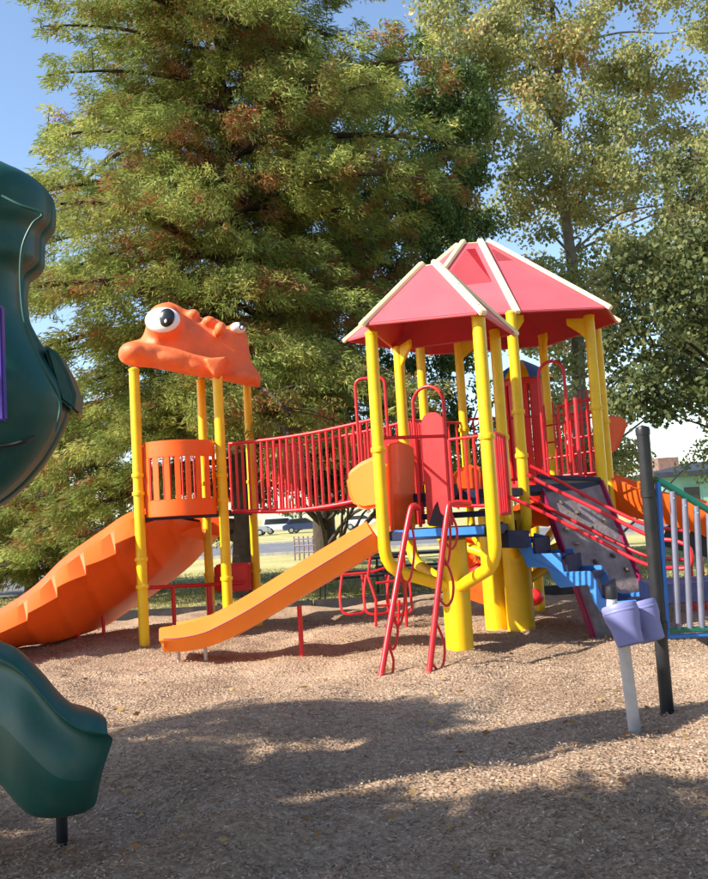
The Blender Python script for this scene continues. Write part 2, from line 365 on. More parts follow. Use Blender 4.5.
# slotted barrel guard bulging between posts A and B, each slat of its own
bp = thing_bp = None
ctr = (A + B) / 2; ax = (B - A).normalized(); nrm = V(ax.y, -ax.x, 0); hw = (B - A).length / 2 - .085
def barrel(t, z, off=0):
    ang = lerp(-1, 1, t); x = ang * hw; y = .34 * math.cos(ang * math.pi / 2) ** .7 if abs(ang) < 1 else 0
    return ctr + ax * x + nrm * (y + off) + V(0, 0, z)
def shellstrip(t0, t1, z0, z1, th=.035, n=10, bulge=0):
    mb = MB(); vs = []; fs = []
    for i in range(n + 1):
        t = lerp(t0, t1, i / n)
        vs += [barrel(t, z0), barrel(t, z1), barrel(t, z1, -th), barrel(t, z0, -th)]
    for i in range(n):
        for k in range(4): fs.append((i * 4 + k, i * 4 + (k + 1) % 4, (i + 1) * 4 + (k + 1) % 4, (i + 1) * 4 + k))
    fs += [(0, 1, 2, 3), tuple(n * 4 + k for k in (3, 2, 1, 0))]
    return mb.add(vs, fs)
zb0, zb1 = 1.74, 2.72
bar = part('guard_panel', shellstrip(0, 1, zb0, zb0 + .2, n=24), ORG, ft, True, .01); bar['label'] = 'orange slotted barrel guard panel'
part('top_band', shellstrip(0, 1, zb1 - .2, zb1, n=24), ORG, bar, True, .01)
part('lip', shellstrip(-.0, 1.0, zb1 - .02, zb1 + .03, th=.055, n=24), ORG, bar, True, .01)
part('lip', shellstrip(-.0, 1.0, zb0 - .03, zb0 + .02, th=.055, n=24), ORG, bar, True, .01)
for k in range(8):
    t = (k + .0) / 7; wv = .062 if k in (0, 7) else .036
    part('slat', shellstrip(max(0, t - wv), min(1, t + wv), zb0 + .19, zb1 - .19, n=3), ORG, bar, True, .006)
# side guard rails in red behind
def railpanel(parent, a, b, z0a, z1a, z0b, z1b, n, r=.014, rr=.02, m=None, name='guard_rail', sag=0):
    m = m or RED
    def pt(t, lo):
        z = lerp(z0a, z0b, t) if lo else lerp(z1a, z1b, t); q = a.lerp(b, t); return V(q.x, q.y, z - sag * math.sin(math.pi * t))
    ts = [i / 12 for i in range(13)]
    o = part(name, MB().tube([pt(t, 1) for t in ts], rr, 10).tube([pt(t, 0) for t in ts], rr, 10).tube([pt(0, 1), pt(0, 0)], rr, 10).tube([pt(1, 1), pt(1, 0)], rr, 10), m, parent)
    for k in range(1, n):
        t = k / n; part('bar', MB().tube([pt(t, 1), pt(t, 0)], r, 8), m, o)
    return o
railpanel(ft, C.lerp(A, .08), C.lerp(A, .92), 1.85, 2.7, 1.85, 2.7, 9)
# red seat bench and box under tower
lo = W(140, 588, 12.6); hi = W(243, 583, 13.6)
part('low_rail', MB().tube([lo, hi], .028, 10).tube([W(173, 588, 12.9), groundpt(173, 588, 12.9) - V(0, 0, .1)], .03, 10).tube([W(209, 586, 13.2), groundpt(209, 586, 13.2) - V(0, 0, .1)], .045, 10), RED, ft)
q = W(234, 577, 13.9); part('play_box', MB().box(q, (.56, .42, .42)), REDP, ft, True, .03)
# frog head by remeshed volumes
def dpx(Y): return Y / F
hd = MB()
def E(px, py, Y, rx, ry, rz, rot=0):
    s = dpx(Y); hd.ell(W(px, py, Y), (rx * s, ry, rz * s), Euler((0, R(rot), R(22))).to_matrix(), 28, 18)
outl_f = [(118, 356), (119, 349), (124, 344), (132, 341), (141, 339), (145, 331), (147, 320), (153, 309), (161, 303), (170, 302), (178, 305), (184, 309), (192, 311), (198, 316), (206, 319), (214, 318), (221, 321), (227, 327), (233, 323), (241, 325), (247, 334), (249, 348), (251, 362), (257, 370), (261, 377), (260, 388), (248, 386), (232, 383), (216, 380), (199, 377), (182, 374), (168, 371), (153, 368), (138, 367), (129, 366), (121, 362)]
rings_f = []; cxf, cyf = 195, 362
for (dy_, sx_, sz_) in ((0, .80, .62), (.10, .93, .86), (.26, 1.0, .98), (.55, 1.0, 1.0), (.95, .97, .95), (1.2, .86, .80), (1.3, .66, .55)):
    rings_f.append([W(cxf + (x - cxf) * sx_ + 2 * dy_ * 0, cyf + (y - cyf) * sz_ + (1 - sz_) * 2, 12.12 + (x - 118) / 143 * .55 + dy_) for x, y in outl_f])
nf = len(outl_f); vsf = [p for r_ in rings_f for p in r_]
fsf = [(i * nf + k, i * nf + (k + 1) % nf, (i + 1) * nf + (k + 1) % nf, (i + 1) * nf + k) for i in range(len(rings_f) - 1) for k in range(nf)] + [tuple(range(nf)), tuple((len(rings_f) - 1) * nf + k for k in range(nf))]
hd.add(vsf, fsf)
E(165, 324, 12.38, 19, .30, 21)             # brow bump round the near eye
E(134, 353, 12.14, 15, .26, 11.5, 4)             # rounded snout end
E(146, 354, 12.16, 20, .19, 11, 8); E(174, 361, 12.24, 26, .17, 9.5, 10); E(203, 367, 12.34, 24, .15, 10, 9)   # wavy upper lip
lipf = cat_rom([W(128, 349, 12.14), W(148, 347, 12.1), W(172, 351, 12.14), W(196, 358, 12.2), W(214, 362, 12.26)], 6); hd.tube(lipf, .055, 10)
E(243, 377, 12.7, 16, .14, 8, 10)
E(193, 315, 12.6, 7, .13, 6); E(209, 322, 12.6, 8, .14, 6); E(220, 329, 12.45, 6, .12, 8, 20)
hd.slab([W(204, 358, 12.06), W(226, 356, 12.16), W(221, 366, 12.12), W(215, 378, 12.1), W(210, 371, 12.08)], (0, .4, 0))
hd_o = part('frog_head_roof', hd, FROG, ft); hd_o['label'] = 'coral orange frog head forming the tower roof'
rm = hd_o.modifiers.new('remesh', 'REMESH'); rm.mode = 'VOXEL'; rm.voxel_size = .018; rm.use_smooth_shade = True
sm = hd_o.modifiers.new('smooth', 'SMOOTH'); sm.factor = .8; sm.iterations = 16
def eye(px, py, Y, yaw, sc=1, tilt=0):
    c = W(px, py, Y); ro = Euler((R(-8), R(tilt), R(yaw))).to_matrix()
    e = part('eye', MB().ell(c, (.215 * sc, .09, .155 * sc), ro, 24, 14), WHITE, hd_o)
    part('pupil', MB().ell(c + ro @ V(.065 * sc, -.060, .012), (.10 * sc, .045, .115 * sc), ro, 20, 12), PUPIL, e)
    part('glint', MB().ell(c + ro @ V(.075 * sc, -.108, -.045 * sc), (.02, .01, .028), ro, 10, 8), WHITE, e)
eye(162.5, 320, 12.12, -8, 1.2, 5); eye(238, 328, 12.66, 20, .52, 12)

# ------------------------------------------------------------ slides
def sweep(P, prof, m, name, parent, scale=None, closed=True, smooth=True):
    n = len(P); k = len(prof); vs = []; fs = []
    for i in range(n):
        t = (P[min(i + 1, n - 1)] - P[max(i - 1, 0)]).normalized()
        x = t.cross(V(0, 0, 1)).normalized(); z = x.cross(t); sc = scale(i / (n - 1)) if scale else (1, 1)
        vs += [P[i] + x * a * sc[0] + z * b * sc[1] for a, b in prof]
    for i in range(n - 1):
        for j in range(k if closed else k - 1): fs.append((i * k + j, i * k + (j + 1) % k, (i + 1) * k + (j + 1) % k, (i + 1) * k + j))
    if closed:
        h = k // 2                              # end caps as strips between inner and outer halves
        for o_ in (0, (n - 1) * k):
            for j in range(h - 1): fs.append((o_ + j, o_ + j + 1, o_ + k - 2 - j, o_ + k - 1 - j))
    return part(name, MB().add(vs, fs), m, parent, smooth)
def uprof(w, h, out=.09, mid=.17, t=.03):
    inner = [(-w, h), (-w + .03, h * .55), (-w + .07, .07), (-w * .5, .0), (w * .5, .0), (w - .07, .07), (w - .03, h * .55), (w, h)]
    outer = [(w + .05, h - .01), (w + out, mid), (w + .01, mid - .05), (w - .05, -.06), (-w + .05, -.06), (-w - .01, mid - .05), (-w - out, mid), (-w - .05, h - .01)]
    return inner + outer
def upright(parent, p, ztop, r=.022, m=RED, name='support_leg'):
    part(name, MB().tube([V(p.x, p.y, -.1), V(p.x, p.y, ztop)], r, 10), m, parent)

# the broad curving slide on the left: rim, ledge and scalloped skirt as measured
rimc = [(200, 520, 12.9), (165, 513, 12.75), (134, 511, 12.6), (100, 532, 12.4), (64, 558, 12.1), (36, 585, 11.8), (0, 609, 11.5), (-50, 632, 11.1), (-90, 640, 10.8)]
ledc = [(200, 522, 12.6), (165, 517, 12.3), (134, 529, 12.0), (100, 555, 11.75), (68, 577, 11.5), (36, 606, 11.2), (0, 632, 10.9), (-50, 650, 10.6), (-90, 656, 10.3)]
botc = [(201, 531, 13.4), (180, 550, 13.2), (160, 571, 13.0), (128, 596, 12.75), (92, 620, 12.5), (58, 640, 12.1), (14, 647, 11.8), (-40, 662, 11.4), (-90, 668, 11.1)]
def samp(c, k=9): return cat_rom([W(*q) for q in c], k)
Tm, Lm, Bm = samp(rimc), samp(ledc), samp(botc); n = len(Tm)
rows = []; BW = V(.25, 1.05, 0)               # across the slide
for i in range(n):
    t = i / (n - 1); step = (i % 8) / 8; saw = (.17 * (1 - step) if i > 14 else .03); rib = .06 if i % 8 in (0, 1) else (0.02 if i % 8 == 7 else 0)
    T_, L_, B_ = Tm[i], Lm[i], Bm[i]
    down = (B_ - L_)
    rows.append([T_ + V(.0, .06, -.03), T_ + V(0, .03, .0), T_ + V(0, -.03, 0), T_.lerp(L_, .5) + V(0, -.05, .02), L_ + V(0, -.04, 0) + down * saw, L_ + down * (saw + .02) + V(0, .085, 0),
                 L_ + down * .38 + V(0, .07 - rib, 0), L_ + down * .7 + V(0, .05 - rib, -.02), B_ + V(0, -.02 - rib, .02), B_ + V(0, .1, -.02), B_ + BW * .5 + V(0, 0, -.02), B_ + BW + V(0, 0, 0), T_ + BW + V(0, .12, 0), T_ + BW + V(0, .03, .0),
                 T_ + BW * .93 + V(0, 0, -.3), B_ + BW * .8 + V(0, 0, .12), B_ + BW * .25 + V(0, 0, .12), T_ + V(.02, .12, -.3)])
gs = thing('curved_slide', 'broad orange curving slide with ribbed skirt running down left from the frog tower', 'slide', V(Bm[-1].x, Bm[-1].y, 0))
mb = MB(); k = len(rows[0]); vs = [p for r_ in rows for p in r_]
fs = [(i * k + j, i * k + (j + 1) % k, (i + 1) * k + (j + 1) % k, (i + 1) * k + j) for i in range(n - 1) for j in range(k)]
part('chute', mb.add(vs, fs), ORG, gs)
for (px, py, Y) in ((78, 620, 12.5), (103, 610, 12.7)): upright(gs, groundpt(px, py, Y), W(px, py, Y).z + .1, .025)

# straight slide in front
Ssx = [W(384, 541, 9.95), W(350, 562, 10.05), W(300, 592, 10.2), W(250, 622, 10.32), W(222, 636, 10.4), W(195, 643, 10.45), W(170, 645, 10.5)]
st = thing('straight_slide', 'straight yellow-orange slide with a low open end in front of the frog tower', 'slide', groundpt(190, 640, 10.4))
P = cat_rom(Ssx, 6)
sweep(P, uprof(.25, .27, .07, .11), ORGY, 'chute', st, scale=lambda t: (1, 1 - .12 * max(0, t - .8) * 5))
part('end_lip', MB().beam(P[-1] + V(-.01, -.30, .1), P[-1] + V(-.01, .30, .1), .05, .2), ORGY, st, True, .02)
sm_l = []
for i in range(len(P) - 1):
    t = (P[min(i + 1, len(P) - 1)] - P[max(i - 1, 0)]).normalized(); x = t.cross(V(0, 0, 1)).normalized(); z = x.cross(t); sgn = 1 if x.y < 0 else -1
    sm_l.append(P[i] + x * sgn * .318 + z * .112)
part('seam', MB().tube(sm_l, .006, 6), MAGE, st)
upright(st, groundpt(300, 620, 10.3), W(300, 606, 10.3).z, .028)
for px in (178, 205): upright(st, groundpt(px, 640, 10.4), .18, .022, GREYM, 'foot')
# entrance hood of the straight slide: two wings
def prism(parent, name, pts, thick, m, bev=.02): return part(name, MB().slab(pts, thick), m, parent, True, bev)
prism(st, 'hood_wing', [W(345, 477, 10.35), W(350, 470, 10.33), W(360, 462, 10.27), W(371, 457, 10.2), W(386, 460, 10.1), W(386, 514, 10.1), W(374, 508, 10.2), W(363, 510, 10.25), W(354, 507, 10.3), W(348, 495, 10.32)], (.04, .16, 0), ORGY, .045)
prism(st, 'hood_wing', [W(386, 444, 9.95), W(397, 441, 10.3), W(411, 447, 10.8), W(412, 528, 10.8), W(390, 538, 9.95)], (.05, .03, 0), ORG, .02)

# ------------------------------------------------------------ main climbing tower
def P_(px, Y): return groundpt(px, 500, Y)
P1, P5 = P_(381.5, 9.6), P_(491.5, 9.15)
P2, P6 = P_(408, 10.75), P_(507, 10.45)
P3, P4 = P_(430, 12.1), P_(469, 12.5)
P7, P9 = P_(525, 11.0), P_(604, 11.5)
P8, P10 = P_(555, 12.8), P_(611, 12.5)
T1, T2, T3 = P_(450, 9.95), P_(488, 11.6), P_(512, 11.35)
ZA, ZB = 1.38, 1.80
tw = thing('climbing_tower', 'tall yellow-posted climbing tower under two faded red peaked roofs with pale ribs', 'play tower', T1)
def curved_post(p, trunk, ztop, r=.068, zc=1.28, low=.62, tr=.15):
    h = V(trunk.x - p.x, trunk.y - p.y, 0); L = h.length; h.normalize(); e = V(trunk.x, trunk.y, 0) - h * (tr * .6)
    pts = [V(p.x, p.y, ztop), V(p.x, p.y, 1.9), V(p.x, p.y, zc)]
    for a in (20, 40, 60): q = R(a); pts.append(V(p.x, p.y, zc) + h * (.3 * (1 - math.cos(q))) - V(0, 0, .3 * math.sin(q)))
    lastp = pts[-1]; end = V(e.x, e.y, lastp.z - (V(e.x, e.y, 0) - V(lastp.x, lastp.y, 0)).length * .35)
    pts += [lastp.lerp(end, .35), end]
    return pts
for p, t, zt, rr, rg in ((P1, T1, 3.58, .068, (2.28,)), (P5, T1, 3.62, .072, (2.32,)), (P2, T1, 3.62, .066, (2.3,)), (P6, T3, 3.7, .066, (2.4,)), (P3, T2, 4.0, .064, (2.8,)), (P4, T2, 4.0, .062, (2.7,)),
                     (P7, T3, 4.02, .068, (2.75, 2.2)), (P8, T3, 4.05, .062, (2.8,)), (P9, T3, 4.03, .068, (2.8,)), (P10, T3, 4.03, .064, (2.7,))):
    pts = curved_post(p, t, zt, zc=1.2 if t is T1 else 1.45)
    post(tw, p, zt, rr, rg, pts[::-1])
for tpt, rr, zt in ((T1, .155, 1.26), (T2, .15, 1.55), (T3, .175, 1.5)):
    part('trunk_post', MB().lathe((tpt.x, tpt.y, 0), [(rr, -.1), (rr, zt - .02), (rr - .02, zt), (rr * .7, zt + .015)], 28), YEL, tw)
0 and part('trunk_post', MB().lathe((T3.x + .2, T3.y + .16, 0), [(.13, -.1), (.13, 1.32), (.11, 1.36), (.05, 1.37)], 28), YEL, tw)
c1 = (P1 + P5 + P2 + P6) / 4
def poly_deck(name, pts, z, th=.1):
    o = part(name, MB().slab([V(p.x, p.y, z - th) for p in pts], (0, 0, th)), NAVY, tw, False, .008); return o
d1 = poly_deck('lower_deck', [P1, P5, P6, P2], ZA)
part('deck_edge', MB().beam(V(P1.x + .12, P1.y - .02, ZA - .03), V(P5.x - .1, P5.y - .0, ZA - .03), .03, .085), BLUE, d1, False, .006)
d2 = poly_deck('upper_deck', [P6, P7, P9, P10, P8, P4, P3, P2], ZB, .1)
part('deck_edge', MB().beam(V(P7.x, P7.y - .03, ZB - .02), V(P9.x, P9.y - .03, ZB - .02), .03, .09), NAVY, d2, False, .006)
for k in range(2):
    a, b = P2.lerp(P6, .15), P2.lerp(P6, .9); zz_ = ZA + .15 * (k + 1) - .02; yb = .1 + .22 * k
    part('deck_step', MB().beam(V(a.x, a.y + yb, zz_), V(b.x, b.y + yb, zz_), .22, .07), BLUE if k else NAVY, tw, False, .008)
# dark curved kick plate by the steps
kp = [W(428, 526, 10.0), W(434, 506, 10.1), W(444, 490, 10.2), W(456, 483, 10.3), W(458, 492, 10.3), W(450, 505, 10.2), W(446, 527, 10.0)]
part('kick_plate', MB().slab(kp, (.02, .04, 0)), BLACK, tw, True, .008)

# roofs
def roof(label, eave, top, m_panel=PINK, ribw=.085):
    root = None; n = len(eave); cen = sum(eave, Vector()) / n
    mb = MB().slab(top, (0, 0, .03))
    root = part('roof', mb, CREAM, tw, False); root['label'] = label
    for i in range(n):
        a, b, c, d = eave[i], eave[(i + 1) % n], top[(i + 1) % n], top[i]
        nn = (b - a).cross(d - a).normalized()
        if nn.z < 0: nn = -nn
        part('roof_panel', MB().slab([a, b, c, d], nn * .022), m_panel, root, False)
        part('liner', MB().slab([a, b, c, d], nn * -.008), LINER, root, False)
        out = (a - cen); out.z = 0; out.normalize()
        low = a + (a - d).normalized() * .075; up = Vector((0, 0, 1))
        dvec = (low - d).normalized()
        part('roof_rib', MB().beam(d + V(0, 0, .035) - dvec * .04, low + V(0, 0, .035), ribw, .06, up=up), CREAM, root, True, .012)
        for q_ in (.12, .5, .9): part('fastener', MB().ell(d.lerp(low, q_) + V(0, -.0, .068), (.016, .016, .009), None, 8, 6), BOLT, root)
        part('eave_lip', MB().tube([a.lerp(b, .03), b.lerp(a, .03)], .016, 8), m_panel, root)
    return root
u_ = (P5 - P1).normalized(); n_ = V(-u_.y, u_.x, 0)
cc = V(c1.x, c1.y, 0); HS = .75
e1 = [cc - u_ * HS - n_ * HS * .86, cc + u_ * HS - n_ * HS, cc + u_ * HS + n_ * HS, cc - u_ * HS + n_ * HS]
e1[0], e1[1] = W(365, 325, 9.42), W(481, 313.5, 8.98)
for p in e1[2:]: p.z = 3.63
cp = W(430.5, 269, cc.y); t1 = [V(cp.x, cp.y, cp.z) + u_ * a * .09 + n_ * b * .09 for a, b in ((-1, -1), (1, -1), (1, 1), (-1, 1))]
roof('lower square faded red roof with four pale ribs', e1, t1)
ZE = 4.03
e2 = [WZ(347, 341, ZE), W(407, 322, 11.35), WZ(516, 312, ZE), WZ(607, 308, ZE), WZ(616, 322, ZE)]
e2[1].z = ZE
e2 += [V(3.1, 13.5, ZE), V(1.3, 13.7, ZE)]
t2 = [W(456, 249, 12.1), W(463, 248, 11.95), W(481, 246, 11.95), W(491, 247, 12.0), W(492, 249, 12.2), W(484, 249, 12.4), W(462, 250, 12.4)]
zt_ = sum(p.z for p in t2) / len(t2)
for p in t2: p.z = zt_
roof('upper larger faded red roof with long pale ribs', e2, t2)
# gusset brackets under the eaves
for p, zt, cen in ((P8, 4.0, (P7 + P10) / 2), (P7, 4.0, (P8 + P9) / 2), (P10, 4.0, (P7 + P8) / 2), (P2, 3.62, c1), (P4, 3.98, (P8 + P3) / 2), (P9, 4.0, (P7 + P8) / 2)):
    h = V(cen.x - p.x, cen.y - p.y, 0).normalized()
    part('gusset', MB().slab([V(p.x, p.y, zt - .30) - h.cross(V(0, 0, 1)) * .02, V(p.x, p.y, zt) - h.cross(V(0, 0, 1)) * .02, V(p.x, p.y, zt + .04) + h * .30 - h.cross(V(0, 0, 1)) * .02, V(p.x, p.y, zt - .05) + h * .30 - h.cross(V(0, 0, 1)) * .02], h.cross(V(0, 0, 1)) * .04), YEL, tw, True, .008)

# guard rails and panels
def arch(parent, a, b, z0, z1, r=.02, m=RED, name='grab_arch'):
    w_ = (b - a); hwd = w_.length / 2; zs = z1 - hwd
    pts = [V(a.x, a.y, z0), V(a.x, a.y, zs)]
    for k in range(1, 9): t = math.pi * k / 9; q = a.lerp(b, (1 - math.cos(t)) / 2); pts.append(V(q.x, q.y, zs + hwd * math.sin(t)))
    pts += [V(b.x, b.y, zs), V(b.x, b.y, z0)]
    return part(name, MB().tube(pts, r, 10), m, parent)
def rectarch(parent, a, b, z0, z1, r=.02, rad=.09, m=RED, name='grab_rail'):
    d = (b - a).normalized(); A_, B_ = V(a.x, a.y, z1), V(b.x, b.y, z1)
    pts = [V(a.x, a.y, z0), V(a.x, a.y, z1 - rad)] + [A_ + d * rad * (1 - math.cos(R(q))) - V(0, 0, rad * (1 - math.sin(R(q)))) for q in (22, 45, 67, 90)] + \
          [B_ - d * rad * (1 - math.sin(R(q))) - V(0, 0, rad * (1 - math.cos(R(q)))) for q in (0, 22, 45, 67)] + [V(b.x, b.y, z1 - rad), V(b.x, b.y, z0)]
    return part(name, MB().tube(pts, r, 10), m, parent)
rectarch(tw, P_(362, 11.4), P_(392, 11.3), 1.9, 3.35, .02)
arch(tw, P_(419, 10.2), P_(450, 10.0), 1.4, 3.02, .02)
arch(tw, P_(548, 11.9), P_(574, 11.7), 1.85, 3.5, .022)
part('pole', MB().tube([W(575, 398, 11.6), W(581, 482, 11.5)], .028, 10), RED, tw)
pa, pb = P_(431, 10.3), P_(449, 10.2)
def rpanel(parent, a, b, z0, z1, th, m, name='solid_panel', rad=None):
    hw_ = (b - a).length / 2; rad = rad or hw_ * .9; ptsf = [V(a.x, a.y, z0), V(b.x, b.y, z0)]
    for k in range(0, 9):
        t = math.pi * k / 8; q = b.lerp(a, (1 - math.cos(t)) / 2); ptsf.append(V(q.x, q.y, z1 - rad + rad * math.sin(t)))
    nn = (b - a).cross(V(0, 0, 1)).normalized() * th
    return part(name, MB().slab(ptsf, nn), m, parent, True, .008)
rpanel(tw, P_(427, 10.25), P_(450, 10.1), 1.42, 2.72, .04, REDP)
rpanel(tw, P_(387, 10.9), P_(403, 10.85), 1.42, 2.5, .04, REDP, rad=.05)
rpanel(tw, P_(411, 10.95), P_(424, 10.9), 1.42, 2.5, .04, REDP, rad=.05)
part('cross_rail', MB().tube([W(383, 438, 9.62), W(445, 436, 9.9)], .02, 10), RED, tw)
part('cross_rail', MB().tube([W(384, 438, 9.62), W(390, 438, 10.1), W(404, 438, 10.7)], .018, 10), RED, tw)
railpanel(tw, P_(453, 9.4), P_(486, 9.25), 1.62, 2.33, 1.6, 2.34, 4, .015, .018)
railpanel(tw, P_(500, 9.7), P_(509, 10.3), 1.5, 2.4, 1.5, 2.4, 4)
railpanel(tw, P_(409, 11.0), P_(428, 11.9), 1.95, 2.75, 1.95, 2.8, 8)
railpanel(tw, P3, P4, 1.95, 2.8, 1.95, 2.8, 5)
railpanel(tw, P4, P8, 1.95, 2.85, 1.95, 2.85, 9)
railpanel(tw, P8, P10, 1.95, 2.85, 1.95, 2.85, 7)
rn = railpanel(tw, P_(565, 12.0), P_(600, 11.7), 1.95, 2.9, 1.95, 2.95, 6)
for zc_ in (2.2, 2.42, 2.66):
    a, b = P_(548, 12.3), P_(602, 11.9); part('cross_rail', MB().tube([V(a.x, a.y, zc_), V(b.x, b.y, zc_ + .06)], .014, 8), RED, tw)
for px in (551, 560, 588, 596):
    a = P_(px, 12.2); part('upright_rail', MB().tube([V(a.x, a.y, 1.9), V(a.x, a.y, 2.95 + .004 * (px - 550))], .014, 8), RED, tw)
# red lookout barrel with small blue and yellow dome behind
lb = P_(532, 13.6)
tb = thing('lookout_turret', 'red slatted lookout turret with a small blue and yellow domed cap behind the tower', 'turret', lb)
for k in range(14):
    a = 2 * math.pi * k / 14; q = lb + V(.36 * math.cos(a), .36 * math.sin(a), 0)
    part('slat', MB().box((q.x, q.y, 2.65), (.04, .135, 1.65), Euler((0, 0, a)).to_matrix()), REDP, tb, True, .008)
for z in (1.85, 3.46): part('hoop', MB().lathe((lb.x, lb.y, z), [(.34, -.05), (.40, -.05), (.40, .05), (.34, .05)], 28), REDP, tb)
for k in range(8):
    a0, a1 = 2 * math.pi * k / 8, 2 * math.pi * (k + 1) / 8; mbd = MB()
    def dp(a, t): r_ = .47 * (1 - t ** 1.3) + .015; return V(lb.x + r_ * math.cos(a), lb.y + r_ * math.sin(a), 3.5 + .34 * t ** .9)
    mbd.grid([[dp(lerp(a0, a1, u / 3), t / 6) for u in range(4)] for t in range(7)])
    part('dome_segment', mbd, YEL if k % 2 else BLUE, tb)
part('turret_post', MB().tube([V(lb.x, lb.y, -.1), V(lb.x, lb.y, 1.84)], .08, 14), YEL, tb)

# ------------------------------------------------------------ bridge
br = thing('bridge', 'red railed bridge between the frog tower and the climbing tower', 'bridge', (B + P2) / 2)
ba, bb = W(232, 500, 12.75), W(372, 500, 11.95); ba.z = bb.z = 0; bd = (bb - ba).normalized(); off = V(-bd.y, bd.x, 0) * .95
def bz(t): return 1.74 + .10 * t - .09 * math.sin(math.pi * t)
def bzt(t): return 2.72 + .16 * t - .05 * math.sin(math.pi * t)
for sd in (0, 1):
    a, b = ba + off * sd, bb + off * sd + bd * .2
    ts = [k / 16 for k in range(17)]
    o = part('rail', MB().tube([V(*(a.lerp(b, t)).xy, bzt(t)) for t in ts], .026, 10).tube([V(*(a.lerp(b, t)).xy, bz(t)) for t in ts], .03, 10), RED, br)
    for k in range(0, 24):
        t = k / 23; q = a.lerp(b, t); part('bar', MB().tube([V(q.x, q.y, bz(t)), V(q.x, q.y, bzt(t))], .019, 8), RED, o)
for k in range(17):
    t = (k + .5) / 17; q = ba.lerp(bb, t); part('deck_slat', MB().beam(V(q.x, q.y, bz(t) - .0), V(q.x, q.y, bz(t)) + off, (bb - ba).length / 17 - .02, .04), RED if k % 2 else NAVY, br, False)
for px, py in ((291, 498), (331, 496)):
    q = W(px, py, 12.3); part('bolt', MB().ell(q, (.035, .03, .045), None, 10, 8), BOLT, br)

# ------------------------------------------------------------ loop pole climbers in front
def loop_pole(label, top, foot, bracket, loops, m=RED):
    t_, f_ = Vector(top), Vector(foot)
    root = thing('loop_climber', label, 'climber', V(f_.x, f_.y, 0), 'red loop poles at the lower deck')
    pts = cat_rom([bracket, V(t_.x + .06, t_.y + .06, t_.z + .06), t_ + V(0, 0, -.04), t_.lerp(f_, .5), f_ + (f_ - t_).normalized() * .1], 6)
    part('pole', MB().tube(pts, .031, 12), m, root)
    d = (f_ - t_).normalized()
    for (s0, s1, w_) in loops:
        a = t_.lerp(f_, s0); b = t_.lerp(f_, s1); side = V(w_, .07, 0); mid = a.lerp(b, .55)
        lp = cat_rom([a, a.lerp(b, .25) + side * .55 - V(0, 0, .05), a.lerp(b, .7) + side * .95, b + side * .95 + V(0, 0, -.02), b + side * .55 + V(0, 0, -.08), b + side * .1], 5)
        part('foot_loop', MB().tube(lp, .013, 8), m, root)
    return root
loop_pole('left red loop climber pole, its foot splayed nearer the camera', W(409, 512, 9.2), G(381, 677), W(418, 508, 9.5), [(.02, .4, .14), (.36, .66, .12), (.62, .8, .1), (.8, .98, .11)])
loop_pole('right red loop climber pole standing before the front yellow trunk', W(447, 510, 9.0), G(429, 675), W(470, 503, 9.2), [(-.02, .2, .14), (.28, .55, .16), (.68, .93, .14), (.0, .3, .08)])
part_ = None
# far rung climber behind
rc = thing('rung_climber', 'pinkish red rung climber under the tower seen past the straight slide', 'climber', P_(390, 12.4))
for px in (342, 366, 389):
    a = W(px, 575, 12.3); b = W(px + 3, 618, 12.2); part('hoop', MB().tube(cat_rom([a, W(px - 2, 597, 12.25), W(px + 1, 612, 12.2), W(px + 12, 614, 12.2), W(px + 22, 611, 12.3), W(px + 22, 596, 12.3), W(px + 20, 575, 12.4)], 5), .018, 8), RED, rc)
part('rail', MB().tube([W(340, 575, 12.3), W(372, 572, 12.3), W(400, 563, 12.4)], .018, 8), RED, rc)
part('rail', MB().tube([W(371, 552, 12.2), W(368, 576, 12.2), W(376, 600, 12.1), W(376, 630, 12.1), W(382, 634, 12.1), W(398, 632, 12.1), W(399, 600, 12.1)], .02, 8), RED, rc)
part('leg', MB().tube([W(403, 540, 12.2), groundpt(405, 600, 12.2) - V(0, 0, .05)], .022, 8), RED, rc)
part('rung', MB().tube([W(376, 583, 12.1), W(404, 580, 12.2)], .016, 8), RED, rc); part('rung', MB().tube([W(376, 606, 12.1), W(404, 604, 12.2)], .016, 8), RED, rc)

# ------------------------------------------------------------ climbing wall
cw = thing('climbing_wall', 'sloping grey-brown climbing wall with rock holds and dark magenta edges', 'climbing wall', G(620, 625))
wa, wb_ = W(537, 478, 11.15), W(600, 481, 11.45); wc, wd_ = W(595, 640, 10.55), W(659, 630, 10.9)
part('panel', MB().slab([wa, wb_, wd_, wc], (.03, .06, 0)), ROCK, cw, False, .01)
part('side_rail', MB().beam(wa, wc, .05, .09), MAGE, cw, True, .01); part('side_rail', MB().beam(wb_, wd_, .05, .09), MAGE, cw, True, .01)
part('top_strip', MB().beam(wa + V(0, -.02, .02), wb_ + V(0, -.02, .02), .05, .05), NAVY, cw, True, .01)
part('brace', MB().tube([W(592, 626, 10.7), groundpt(592, 630, 10.75) - V(0, 0, .1)], .025, 10), MAGE, cw)
for (px, py) in ((561, 503), (577, 513), (604, 522), (566, 530), (576, 544), (595, 562), (612, 556), (626, 570), (596, 538), (583, 495), (590, 528), (612, 588), (600, 606), (630, 600), (555, 517)):
    # point on wall plane
    nn = (wb_ - wa).cross(wc - wa).normalized(); d = ray(px, py); k = (wa - CAM).dot(nn) / d.dot(nn); q = CAM + d * k
    part('handhold', MB().ell(q + nn * (-.02 if nn.y > 0 else .02), (random.uniform(.028, .045), .045, random.uniform(.018, .03)), Euler((random.random(), random.random(), random.random())).to_matrix(), 8, 6), random.choice((HOLD, HOLD, TAN)), cw, True)

